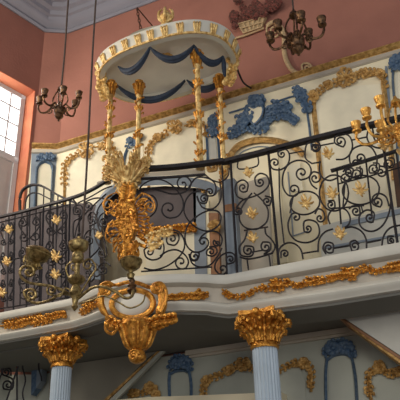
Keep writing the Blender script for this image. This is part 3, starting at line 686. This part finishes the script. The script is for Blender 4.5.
# swags of dark blue cloth
def swag(p,q,sag,label,d=.034):
    p,q=Vector(p),Vector(q); T_=[]
    for i in range(15):
        f=i/14; T_.append(p.lerp(q,f)+Vector((0,0,-sag*4*f*(1-f))))
    mb=MB(); rr=[.012+d*math.sin(PI*i/14)**.6 for i in range(15)]
    mb.tube([a+Vector((0,0,0)) for a in T_],[r*.6 for r in rr],8); mb.tube([a+Vector((0,-.01,-r*.5)) for a,r in zip(T_,rr)],[r*.55 for r in rr],8)
    mb.tube([a+Vector((0,.01,-r*.9)) for a,r in zip(T_,rr)],[r*.45 for r in rr],8)
    return mb
s_zc=ZC+.02
def swag_thing(label,segs):
    o=None
    mb=MB()
    for a,b,s_ in segs:
        m_=swag(a,b,s_,''); mb.add(m_.v,m_.f)
    o=mb.build('swag','navy',can,label=label)
F=lambda u,v:atz(u,v,s_zc)
f1,f2,f3,f4,f5=F(114,66),F(150,47),F(194,45),F(223,56),F(220,78); b1,b2,b3=F(112,92),F(186,86),F(222,78)
swag_thing('front left blue swag',[(f1+Vector((.04,.03,0)),f2,.16)])
swag_thing('front middle blue swag',[(f2,f3,.17)])
swag_thing('front right blue swag',[(f3,f4,.15)])
swag_thing('blue swag end hanging at the right post',[(f4,f4+Vector((.0,.02,-.26)),.0)])
swag_thing('back left blue swag',[(F(116,84),F(185,80),.24)])
swag_thing('back right blue swag',[(F(187,80),b3,.13)])
# chain above the canopy, iron tie to the wall
ch=thing('chain','rusty iron chain hanging above the left side of the canopy','chain',atz(142,33,ZC+.15))
e0=atz(142,36,ZC+.17); e1=Vector((e0.x-.02,e0.y+.05,e0.z+.0)); 
topc=aty(137,9,e0.y)
for i in range(8):
    f=(i+.5)/8; c_=e0.lerp(topc,f); a=(i%2)*PI/2; d=(topc-e0).normalized(); x_,y_=frame_of(d); w_=x_ if i%2 else y_; hl=(topc-e0).length/8*.62
    MB().tube([c_+d*hl*math.cos(t_)+w_*.014*math.sin(t_) for t_ in [2*PI*k/10 for k in range(10)]],.006,5,closed=True).build('link','rust',ch)
hookw=topc
MB().tube([topc,topc+Vector((0,0,.02)),Vector((topc.x,6.42,topc.z+.1))],.008,5).build('wall_rod','rust',ch,label='thin rod to the wall')
pe=BACK(251,88,.14); ps=atz(236,66,ZC+.1); mid=aty(243,82,(pe.y+ps.y)/2)
tag(MB().tube(cr([ps,mid,pe],5),.012,6).build('tie_rod','iron'),'bent black iron tie rod from the canopy\'s right end to the wall cornice','rod')
# ================================================================ wall panels with carved frames (upper)
PF=Wall((0,6.34),(1,0))
def panel(label,field,fcol,frame,crests,m,cat='wall panel',r=.010,leaf=3.0,seed=1,rail=None,surf=PF,carved=True,group='carved wall panels of the upper wall',fw=2.6,field_off=.008,cm=None,step=3.2):
    us=[p[0] for p in field]; vs=[p[1] for p in field]
    T=thing('wainscot_carving',label,cat,surf(sum(us)/len(us),max(vs)),group)
    if field: MB().prism([surf(a,b,field_off) for a,b in field],-surf.n*(field_off+.03)).build('field',fcol,T,smooth=False)
    if rail: 
        for q in rail: MB().tube(px(surf,q,.014),.013,4).build('moulding',m,T)
    for i,f in enumerate(frame):
        band(f,fw,surf,.016).build('frame',m,T)
    if carved:
        mb=MB(); 
        for i,f in enumerate(carved if isinstance(carved,list) else frame): carve(mb,surf,f,r=r,off=.02,seed=seed+i,leaf=leaf,step=step)
        mb.build('carved_border',cm or m,T)
    for i,(c,R,asp) in enumerate(crests):
        mb=MB(); rosette(mb,surf,c,R,off=.03,seed=seed+i,petals=8,r=r*1.15,asp=asp); mb.build('crest',cm or m,T)
    return T
panel('cream panel with gilt crest left of the canopy, next to the corner',[(65,215),(66,168),(72,158),(88,152),(104,148),(113,152),(113,215)],'cream2',
  [[(64,215),(64.5,190),(65,170),(67,162),(76,156)],[(98,147),(106,146),(113,150),(115,160),(115,215)]],[((86,149),7.5,1.1),((103,146),3,1)],'golddull',leaf=3,seed=5,
  carved=[[(64,188),(64,176),(65,165),(70,158),(79,153)],[(94,147),(100,146),(108,143),(113,148),(114,158)]])
panel('narrow panel with blue carved top between the left canopy posts',[(126,175),(127,150),(131,144),(138,142),(143,146),(144,175)],'cream2',
  [[(122,185),(124,160),(127,150)]],[((132,141),5.5,.8),((138,137),4,.8)],'blue',leaf=2.5,seed=9,carved=[[(126,151),(129,144),(136,139),(143,134)]])
panel('wide cream panel with gilt crest between the canopy posts',[(151,215),(150,150),(156,141),(168,134),(190,128),(204,130),(206,215)],'cream2',
  [[(149,200),(148,160),(149,148),(154,141),(164,135)],[(186,126),(196,124.5),(205,127),(207,138)]],[((175.5,127),8,1.0),((157,137),4,1),((192,122.5),4,.7)],'golddull',seed=15,
  carved=[[(148,170),(148,155),(150,146),(156,139),(166,133)],[(184,126),(192,123),(200,123),(206,126),(207,136)]])
panel('narrow blue-grey panel with blue carved spray between the right canopy posts',[(209,168),(207,125),(214,122),(218,166)],'stone',
  [[(206,126),(207,145),(208,168)],[(216,122),(218,140),(220,165)]],[((212,121),4.5,1.3),((213,131),4,1.3)],'blue',leaf=2.5,seed=22,carved=[[(212,138),(210,128),(214,117),(217,114)]])
# central doorway bay: blue relief over a gilt arch
ar=thing('carved_overdoor','large blue carved crest with pale heart over the gilt arch','carving',PF(262,135))
mb=MB()
for f in ([(229,113),(245,108)],[(272,103),(290,97),(298,95)],[(306,104),(309,125),(312,150)]): MB().tube(px(PF,f,.012),.014,4).build('moulding','blue',ar)
mb=MB()
for f,sd in (([(228,138),(234,130),(243,122),(250,112)],1),([(236,122),(244,117),(250,120)],2),([(231,133),(238,131),(246,126)],3),([(266,112),(275,110),(283,107),(288,104)],4),([(266,118),(275,116),(284,114),(292,118),(297,122)],5),([(270,106),(279,104)],6),([(296,96),(301,99),(306,102),(307,110)],7),([(292,92),(299,91),(305,94)],8),([(252,100),(257,98),(264,102)],9),([(250,126),(257,131),(265,126)],10)):
    carve(mb,PF,f,r=.015,off=.03,seed=sd+50,leaf=4,step=2.4)
rosette(mb,PF,(255,101),7,off=.04,seed=2,r=.018,asp=.8); rosette(mb,PF,(300,93),5,off=.03,seed=3,r=.014)
mb.build('blue_foliage','blue',ar,label='blue painted leaves')
for q in ([(229,139),(233,128),(239,120),(247,112),(251,127),(243,127),(236,134)],[(263,110),(274,105),(286,101),(290,108),(296,121),(286,116),(276,117),(266,127)],[(248,104),(249,97),(256,94),(263,98),(264,106),(256,104)],[(245,106),(249,104),(262,103),(265,110),(262,122),(255,131),(248,126),(244,114)],[(293,90),(302,89),(308,97),(308,110),(303,104),(296,99)]):
    MB().prism([PF(p.x,p.y,.022) for p in cr(q,3,True)],-PF.n*.03).build('blue_ground','blue',ar)
hp=[(254,124),(249,118),(247,111),(249,106),(254,108),(260,105),(263,109),(261,117)]
mb=MB(); mb.tube(px(PF,cr(hp,4,True),.05),.013,6,closed=True); mb.build('shield_rim','blue',ar)
MB().prism([PF(p.x,p.y,.052) for p in cr(hp,4,True)],-PF.n*.05).build('shield','cream2',ar,smooth=False,label='pale heart-shaped shield')
dr=thing('doorway','arched doorway with gilt arch and cream jamb behind the right railing','doorway',PF(258,268))
band([(227,168),(230,156),(238,146),(250,141),(264,139.5),(280,141.5),(294,147),(304,155)],6,PF,.05).build('arch','golddull',dr,label='gilt arch moulding')
MB().prism([PF(p.x,p.y,.012) for p in cr([(228,268),(228,180),(231,160),(242,149),(262,144),(282,146),(298,155),(303,180),(312,260)],4)],(0,.05,0)).build('tympanum','cream',dr,smooth=False)
MB().tube(px(PF,cr([(236,160),(242,152),(256,147),(270,147.5),(280,152)],5),.02),.008,5).build('inner_moulding','bluegrey',dr)
MB().prism([PF(270,150,.05),PF(277,149,.05),PF(287,262,.05),PF(279,264,.05)],(0,.07,0)).build('jamb','cream',dr,smooth=False,label='cream upright jamb')
MB().prism([PF(289,165,.03),PF(300,163,.03),PF(303,190,.03),PF(292,192,.03)],(0,.04,0)).build('door_panel','cream2',dr,smooth=False)
for a,b in (((291,205),(293,236)),((293,236),(308,231)),((288,172),(290,195))): MB().tube([PF(*a,.035),PF(*b,.035)],.008,4).build('panel_moulding','bluegrey',dr)
panel('large cream panel with gilt crest at the right of the upper wall',[(318,235),(315,100),(320,93),(333,88),(348,86),(380,84),(384,100),(388,235)],'cream2',
  [[(327,240),(322,190),(316,130),(313.5,105),(314,96)],[(362,77),(374,73.5),(382,76),(384,90),(388,120),(394,180)]],[((346.5,77),9.5,.95),((328,84),4,.8),((364,72),4.5,.6),((313,96),4.5,1.2),((380,73),4.5,.8)],'golddull',seed=33,r=.011,leaf=3.4,fw=5,
  carved=[[(313,106),(312,97),(318,91),(328,85),(338,81)],[(354,76),(364,72.5),(374,71),(382,74),(385,86)]])
panel('narrow blue-topped panel at the right edge of the frame, upper wall',[(396,110),(395,72),(410,66),(412,150),(400,150)],'cream2',
  [[(398,165),(396,120),(393,85),(393,72)]],[((397,62),7,1.0)],'blue',seed=41,r=.014,carved=[[(392,72),(393,64),(398,58),(406,54)]])
# blue pilaster strips on the cream boards
for a,b,w,lb in (((386,66),(390,112),2.5,'pale blue-grey upright strip beside the large right panel'),((222,112),(224,160),2,'thin blue-grey upright strip beside the right rear canopy post')):
    tag(MB().prism([PF(a[0]-w/2,a[1],.012),PF(a[0]+w/2,a[1],.012),PF(b[0]+w/2,b[1],.012),PF(b[0]-w/2,b[1],.012)],(0,.03,0)).build('pilaster_strip','bluegrey',smooth=False),lb,'pilaster')
# chamfer wall blue panel
CHF=Wall((-5.02,6.33),(-.31,-.185))
CP=panel('narrow blue-framed panel with carved blue head on the corner wall by the window',[(36,215),(37.5,172),(40,165),(45,163),(50,165),(52,172),(51,215)],'cream2',
  [[(34,218),(36,185),(37,168)],[(53,166),(52,190),(51,218)],[(37,168),(41,163),(46,161.5),(51,164),(53,168)]],[((42,157.5),5,.7),((50,156.5),4.5,.7)],'blue',surf=CHF,seed=44,carved=[[(36,161),(41,156),(48,155),(54,158)]],r=.011,leaf=2.4)
MB().prism([CHF(31.5,153,.004),CHF(57,151,.004),CHF(54,222,.004),CHF(29,222,.004)],-CHF.n*.02).build('board','bluegrey',CP,smooth=False,label='blue-grey backing board')
# wainscot/bench seen behind the right bay
BN=Wall((0,6.1),(1,0))
T=thing('bench','pale blue-grey bench front with dark blue line behind the right railing','bench',BN(365,255))
MB().prism([BN(320,226),BN(402,205),BN(402,252),BN(322,265)],(0,.2,0)).build('panel','stone',T,smooth=False)
MB().prism([BN(342,222.5,.02),BN(402,208,.02),BN(402,213,.02),BN(342,227,.02)],(0,.03,0)).build('rail','bluegrey',T,smooth=False)
MB().prism([BN(322,247,.02),BN(402,233,.02),BN(402,235,.02),BN(322,249,.02)],(0,.03,0)).build('moulding','bluegrey',T,smooth=False)
MB().prism([BN(392,165,.02),BN(402,160,.02),BN(404,205,.02),BN(397,207,.02)],(0,.1,0)).build('end_post','woodd',T,smooth=False,label='dark brown end post')
# ================================================================ lower wall
def low(*a,**k): return panel(*a,surf=PF,group='carved wall panels under the balcony',fw=3.2,**k)
low('low-lit panel with broad gilt rococo frame behind the right column',[(210,402),(210,388),(222,377),(240,372),(256,374),(280,374),(300,368),(305,380),(306,402)],'lower',
  [[(203,402),(202,390),(205,381),(213,377),(222,374),(230,368)],[(284,368),(290,366),(298,366),(306,365),(310,374),(311,392)]],[((243,364),8,.8),((229,370),5,.9),((206,381),4.5,1),((303,363),5,.9)],'golddull',seed=61,leaf=3.4,
  carved=[[(204,398),(203,388),(207,380),(218,376),(228,369),(238,366),(250,368),(262,372),(274,373),(286,367),(296,362)],[(300,361),(308,364),(312,374),(311,386)]])
low('dark blue framed narrow panel under the balcony, between the right column and the stair',[(329,402),(329,364),(334,357),(344,355),(351,358),(355,402)],'lower',
  [[(326,402),(325.5,375),(327,358)],[(351,354),(355,375),(357,402)],[(327,360),(334,355.5),(344,354),(353,357)]],[((333,348),6.5,.8),((345,347),7,.8)],'blue',seed=66,r=.014,carved=[[(326,358),(326,350),(332,344),(342,342),(350,346),(352,355)]])
low('low-lit panel with gilt rococo frame at the lower right under the stair',[(377,402),(376,385),(380,379),(402,374),(404,402)],'lower',
  [[(371,402),(369,385),(371,375),(380,372)]],[((379,366),5.5,.9),((400,371),5,.8)],'golddull',seed=71,carved=[[(372,400),(368,385),(369,374),(376,369),(385,372),(394,373),(403,369)]],leaf=3.6)
low('dark blue framed narrow panel right below the console bracket',[(171,400),(171,378),(175,373),(185,372),(189,376),(190,400)],'lower',
  [[(169.5,400),(169,380),(170,372)],[(189,371),(191,384),(191,400)],[(170,374),(176,371),(184,370.5),(190,373)]],[((176,364),5,.9),((184,363),5,.9)],'blue',seed=76,r=.013,carved=[[(170,371),(170,364),(176,358),(184,358),(190,364),(190,371)]],leaf=2.6)
low('small gilt crest of a panel at the bottom left of centre',[(128,402),(130,396),(150,394),(160,396),(160,402)],'lower',[],[((134,393),5,.8),((151,388),6,.9),((156,394),4,.9)],'golddull',seed=79,carved=[[(128,399),(132,394),(142,393),(150,390),(158,392)]],leaf=3)
# stair soffit at lower left of centre
SS=Wall((0,6.15),(1,0))
T=thing('staircase','grey stair soffit with gilt edge strip descending left below the balcony','staircase',SS(100,400))
MB().prism(below([SS(158,346),SS(150,356),SS(97,408),SS(48,408),SS(52,342)],1.775),(0,.12,0)).build('soffit','stairdark',T,smooth=False)
MB().prism([SS(159.5,351,.02),SS(157.5,351,.02),SS(98,405,.02),SS(100,407,.02)],(0,.04,0)).build('edge_strip','golddull',T,smooth=False,label='gilt-brown edge strip')
MB().prism([SS(164,351,.01),SS(160,351,.01),SS(104,405,.01),SS(108,408,.01)],(0,.04,0)).build('inner_strip','lower',T,smooth=False)
# stair at right
SP=Wall((0,5.85),(1,0))
A_=SP(338,314); B_=SP(404,358); sl=(B_-A_)/(B_.x-A_.x); xe=A_.x+(FZ-A_.z)/sl.z; E_=A_+sl*(xe-A_.x); up=Vector((0,0,.62))
T=thing('staircase','white stair stringer with red-gold lower edge descending right under the balcony','staircase',SP(380,350))
MB().prism(below([A_,SP(362,306),A_+sl*.6+up,E_+up,E_],1.775),(0,.38,0)).build('stringer','stone',T,smooth=False)
MB().prism([A_,E_,E_-up*.06,A_-up*.06],(0,.40,0)).build('edge_moulding','redwood',T,smooth=False)
MB().prism([SP(352,325,-.02),SP(404,362,-.02),SP(404,366,-.02),SP(350,327,-.02)],(0,.3,0)).build('under_moulding','golddull',T,smooth=False)
for u in (385,398): MB().tube([SP(u,297,.02),SP(u+1.5,307,.02)],.012,4).build('baluster','iron',T)
# pale ledge at the bottom
LG=Wall((0,6.15),(1,0))
tag(MB().prism([LG(112,400),LG(150,397),LG(205,395),LG(281,392),LG(281,410),LG(112,410)],(0,.18,0)).build('door_hood','cream',smooth=False),'pale flat-topped hood along the bottom edge, behind the right column','door hood')
# under-balcony stair rail at lower left
UL=Wall((0,5.95),(1,0))
T=thing('stair_railing','black zigzag iron stair rail under the balcony at the lower left','railing',UL(20,402))
for a,b in (((13,345),(-3,385)),((26,343),(6,402)),((17,346),(17,402))): MB().tube([UL(*a),UL(*b)],.011,5).build('bar','iron',T)
for u in (24,40): 
    MB().tube([UL(u+1.5*math.sin(i*.9),345+i*4) for i in range(15 if u==24 else 10)],.009,5).build('twisted_baluster','iron',T)
for s_ in (((8,385),[(4,389),(12,389),(13,380),(6,376)],None),((6,372),[(3,368),(10,369),(11,376)],None)): MB().tube(px(UL,scroll_pts(*s_)),.01,6).build('scroll','iron',T)
UP=Wall((0,6.2),(1,0))
T=thing('door_frame','dark blue upright door frame under the balcony left of the left column','door frame',UP(34,400))
MB().prism([UP(32,343),UP(38,343),UP(36,388),UP(31,395)],(0,.1,0)).build('upright','blue',T,smooth=False)
MB().prism([UP(38,343,.0),UP(43,343,.0),UP(41,381,.0),UP(36,388,.0)],(0,.1,0)).build('casing','bluegrey',T,smooth=False)
# ================================================================ flower basket & scroll on the pink wall
PW=BACK
fb=thing('flower_basket_relief','painted relief of a wicker flower basket on the pink wall above the canopy','wall relief',PW(252,36))
MB().prism([PW(237,24,.07),PW(266,16,.07),PW(261,27,.05),(PW(243,33,.05))],(0,.048,0)).build('basket','wicker',fb,smooth=False)
for f0 in range(6):
    a=(238+f0*5.2,24-f0*1.45); b=(243.5+f0*3.6,33-f0*1.2); MB().tube([PW(*a,.085),PW(*b,.065)],.009,5).build('weave','wicker',fb)
for f0 in (0,.5,1):
    MB().tube([PW(237+f0*6,24+f0*9,.085),PW(266-f0*5,16+f0*11,.085)],.008,5).build('weave','wicker',fb)
rng=random.Random(3)
for i in range(34):
    f=rng.random(); u=232+f*46; v=rng.uniform(-4,20-8*f) if f<.8 else rng.uniform(-4,8)
    if f<.12: v=rng.uniform(14,26)
    mb=MB(); R_=rng.uniform(2.2,3.6)
    rosette(mb,PW,(u,v),R_,off=.07,seed=i,petals=6,r=.017); mb.build('flower','flower',fb)
MB().tube(px(PW,cr([(226,42),(236,38),(246,35),(264,28)],4),.04),.014,6).build('branch','wicker',fb)
sc=thing('scroll_relief','beige C-shaped scroll moulding on the pink wall behind the right chandelier','wall relief',PW(290,74))
mb=MB(); pts=scroll_pts((274,31),[(276,37),(268,35),(267,27),(273,22.5),(280,26),(284,36),(284,50),(287,62),(293,71),(300,74)],None)
mb.tube(px(PW,pts,.034),[.012]*10+[.03]*10+[.02],8); mb.tube(px(PW,scroll_pts((307,69),[(303,72),(302,65),(308,63.5),(312,67)],None),.02),.014,6); mb.build('scroll','wicker',sc)
# ================================================================ chandeliers
def chandelier(label,ax,Y,zc_px,sc_,arms,mat_,cordtop,cord_mat='rope',candle=False,body=1.0,light=1.0,rt=.5,group=None):
    """ax: u of axis at body centre, zc_px: v of body centre. arms: list of (angle, reach, rise)"""
    c=aty(ax,zc_px,Y); T=thing('chandelier' if cordtop else 'candelabrum',label,'chandelier' if cordtop else 'candelabrum',c,group)
    k=sc_
    MB().lathe([(0.004,-.17*k),(.012*k,-.16*k),(.008*k,-.145*k),(.03*k,-.13*k),(.05*k,-.10*k),(.045*k,-.07*k),(.06*k,-.05*k),(.065*k,0),(.05*k,.02*k),(.025*k,.04*k),(.03*k,.07*k),(.018*k,.09*k)],c,20).build('body',mat_,T)
    # openwork cage of S-bars above the body, meeting at a crown
    cage=MB()
    for q in range(4):
        a=q*PI/2+.4; d=Vector((math.cos(a),math.sin(a),0))
        cage.tube(cr([c+d*.03*k+Vector((0,0,.03*k)),c+d*.085*k+Vector((0,0,.10*k)),c+d*.07*k+Vector((0,0,.19*k)),c+d*.03*k+Vector((0,0,.26*k))],5),.0085*k,6)
    cage.lathe([(.02*k,.25*k),(.045*k,.26*k),(.04*k,.29*k),(.02*k,.31*k),(.008*k,.34*k)],c,14); cage.build('cage',mat_,T)
    for (a,re,rise) in arms:
        a=math.radians(a); d=Vector((math.cos(a),math.sin(a),0)); e=c+d*re+Vector((0,0,rise))
        P=cr([c+d*.04*k+Vector((0,0,.0)),c+d*re*.3+Vector((0,0,.05*k)),c+d*re*.6+Vector((0,0,-.02*k)),c+d*re*.9+Vector((0,0,-.015*k)),c+d*re*1.04+Vector((0,0,rise*.5)),e],5)
        am=MB().tube(P,.0115*k,6)
        cc_=c+d*re*.45+Vector((0,0,.005)); am.tube([cc_+d*(.035*k*(1-i/18)*math.cos(-i*.5))+Vector((0,0,.035*k*(1-i/18)*math.sin(-i*.5)-.02*k)) for i in range(16)],.008*k,5)
        ao=am.build('arm',mat_,T)
        MB().lathe([(.008*k,-.01*k),(.035*k,.0),(.038*k,.012*k),(.018*k,.016*k),(.024*k,.03*k),(.036*k,.05*k),(.042*k,.085*k),(.036*k,.088*k),(.024*k,.05*k)],e,14,caps=False).build('candle_cup',mat_,ao)
        if candle: MB().lathe([(.012*k,.03*k),(.012*k,.12*k),(.004*k,.125*k)],e,10).build('candle','candle',ao)
    if cordtop: 
        P=[]; n=12
        for i in range(n+1): f=i/n; P.append(c+Vector((.006*math.sin(f*9),0,.34*k+(CZ-c.z-.34*k)*f)))
        MB().tube(P,.011,6).build('cord',cord_mat,T)
    return c
chandelier('brown bronze chandelier hanging on a cord in front of the window corner, left',59.5,5.0,109,1.0,[(10,.23,.10),(70,.20,.12),(130,.21,.10),(195,.25,.11),(255,.22,.06),(315,.22,.06)],'copper',True,group='hanging chandeliers')
chandelier('dark bronze chandelier hanging beside the flower basket at the top',297,5.6,40,1.3,[(8,.29,.12),(65,.22,.14),(120,.24,.10),(178,.30,.10),(235,.25,.04),(300,.24,.05)],'copper',True,group='hanging chandeliers')
chandelier('bright gilt many-armed candelabrum fixed on the handrail, cut by the right edge of the frame',402,4.95,133,1.1,[(180,.36,.12),(205,.27,.15),(240,.22,.18),(150,.20,.13),(300,.2,.15),(20,.25,.15)],'brightgold',False)
cd=[o for o in COL.objects if o.name=='candelabrum'][0]; c_=W['candelabrum']; rb=RR(399,150,.0)
MB().tube(cr([c_+Vector((0,0,-.15)),c_+Vector((0,.04,-.24)),rb+Vector((0,-.08,-.06)),rb],5),.016,8).build('bracket','goldlite',cd)
# foreground brass hanging lamp with scrolled arms
Yf=3.3; FP=Wall((0,Yf),(1,0))
T=thing('hanging_lamp','old brass hanging lamp with curled arms and round bowls in front of the left railing','hanging lamp',FP(79,312),None)
mpx=.0052
a0=FP(82,240); MB().tube([a0+Vector((.004*math.sin(i*1.1),0,(CZ-a0.z)*i/14)) for i in range(15)],.0075,6).build('cord','rope',T)
ca=FP(78.5,246)
MB().lathe([(.004,.07),(.02,.06),(.016,.04),(.05,.034),(.062,.026),(.067,.022),(.064,.016),(.066,.006),(.06,-.02),(.045,-.036),(.03,-.045)],ca,24).build('bowl','brass',T)
MB().lathe([(.03,-.045),(.038,-.06),(.04,-.10),(.03,-.115),(.016,-.125),(.018,-.20),(.05,-.215),(.058,-.235),(.046,-.255),(.022,-.27),(.034,-.295),(.042,-.325),(.022,-.36),(.014,-.40),(.022,-.415),(.004,-.44)],ca,18).build('shaft','brass',T)
def brass_arm(pts,c1=None,c2=None,r=.0095,nm='arm',depth=0):
    P=scroll_pts(c1,pts,c2); MB().tube([FP(p.x,p.y,depth*math.sin(PI*i/len(P))) for i,p in enumerate(P)],[r]*len(P),8).build(nm,'brass',T)
brass_arm([(78,300),(66,292),(54,287),(44,285),(30,283),(22,278),(20,271),(25,266),(32,267)],c2=(29,272),depth=.06)
brass_arm([(78,296),(62,294),(50,300),(38,303),(28,300),(24,292),(31,289)],c2=(31,295))
brass_arm([(78,297),(66,288),(60,296),(48,294)],c2=(52,290),r=.006,depth=.1)
brass_arm([(79,298),(92,288),(104,287),(116,292),(125,298),(132,296),(133,288)],depth=.05)
brass_arm([(79,304),(92,300),(104,296),(118,302),(130,308),(142,303),(145,295)],r=.005,depth=.08)
brass_arm([(79,295),(70,280),(66,268),(71,262)],c2=(74,267),r=.006)
brass_arm([(80,294),(90,278),(96,268),(92,260)],c2=(88,265),r=.006)
def cup(u,v,s_,tilt=0):
    e=FP(u,v); o=MB().lathe([(.006,-.085),(.015,-.08),(.02,-.06),(.01,-.05),(.014,-.04),(.03,-.035),(.046,-.02),(.053,.0),(.057,.004),(.054,.009),(.057,.014),(.05,.02),(.034,.028),(.012,.034)],(0,0,0),20,caps=False)
    Rm=Matrix.Rotation(tilt,3,'Y'); o.v=[e+Rm@(p*s_) for p in o.v]; o.build('bowl','brass',T)
cup(131,263,1.25); cup(38,254,1.6,.35)
mb=MB(); 
for q in range(5): mb.tube(px(FP,scroll_pts((27+q*3,260+q*1.5),[(30+q*3,264+q),(24+q*3,263),(25+q*3,256),(31+q*3,255)],None,1.1)),.0055,6)
mb.build('openwork','brass',T)
MB().lathe([(.004,-.06),(.018,-.05),(.03,-.03),(.022,-.01),(.03,.0),(.014,.02),(.02,.035),(.01,.05)],FP(132,286),16).build('socket','copper',T,label='dark bronze socket')
# ================================================================ light
w=bpy.data.worlds.new('World'); scn.world=w; w.use_nodes=True; bg=w.node_tree.nodes['Background']; bg.inputs['Color'].default_value=(.86,.9,1,1); bg.inputs['Strength'].default_value=.36
def area(name,loc,target,sx,sy,power,col):
    l=bpy.data.lights.new(name,'AREA'); l.shape='RECTANGLE'; l.size=sx; l.size_y=sy; l.energy=power; l.color=col
    o=bpy.data.objects.new(name,l); COL.objects.link(o); o.location=loc; o.rotation_euler=(Vector(target)-Vector(loc)).to_track_quat('-Z','Y').to_euler(); return o
area('window_light',LP(.8,.22,5.2),LP(.8,-3,4.4)+Vector((1.0,.9,0)),1.2,1.2,26,(1,.93,.82))
area('left_wall_fill_light',LP(3.6,-.06,4.7),LP(3.6,-.06,4.7)+Vector((2.2,2.2,-.5)),1.3,2.4,170,(1,.90,.74))  # added lamp against the solid left wall, no window opening is built there
area('front_fill_light',(-2.2,-3.2,4.0),(-2.6,6.4,3.2),1.6,2.6,100,(1,.92,.80))  # added frontal fill from behind the camera, no window is built there
area('low_side_fill_light',(2.2,-2.8,1.6),(-1.5,6,1.6),1.8,2.4,95,(1,.94,.84))  # added low fill to brighten under the balcony and behind the right railing
# ================================================================ camera
cam=bpy.data.cameras.new('camera'); co=bpy.data.objects.new('camera',cam); COL.objects.link(co)
cam.sensor_width=36; cam.sensor_fit='HORIZONTAL'; cam.lens=FOC*36/400; cam.clip_start=.05; cam.clip_end=100
co.matrix_world=Matrix(((RX.x,RX.y,RX.z,0),(RY.x,RY.y,RY.z,0),(RZ.x,RZ.y,RZ.z,0),(0,0,0,1)))
scn.camera=co
scn.view_settings.view_transform='Standard'; scn.view_settings.look='None'; scn.view_settings.gamma=1; scn.view_settings.use_curve_mapping=False
scn.view_settings.exposure=.3
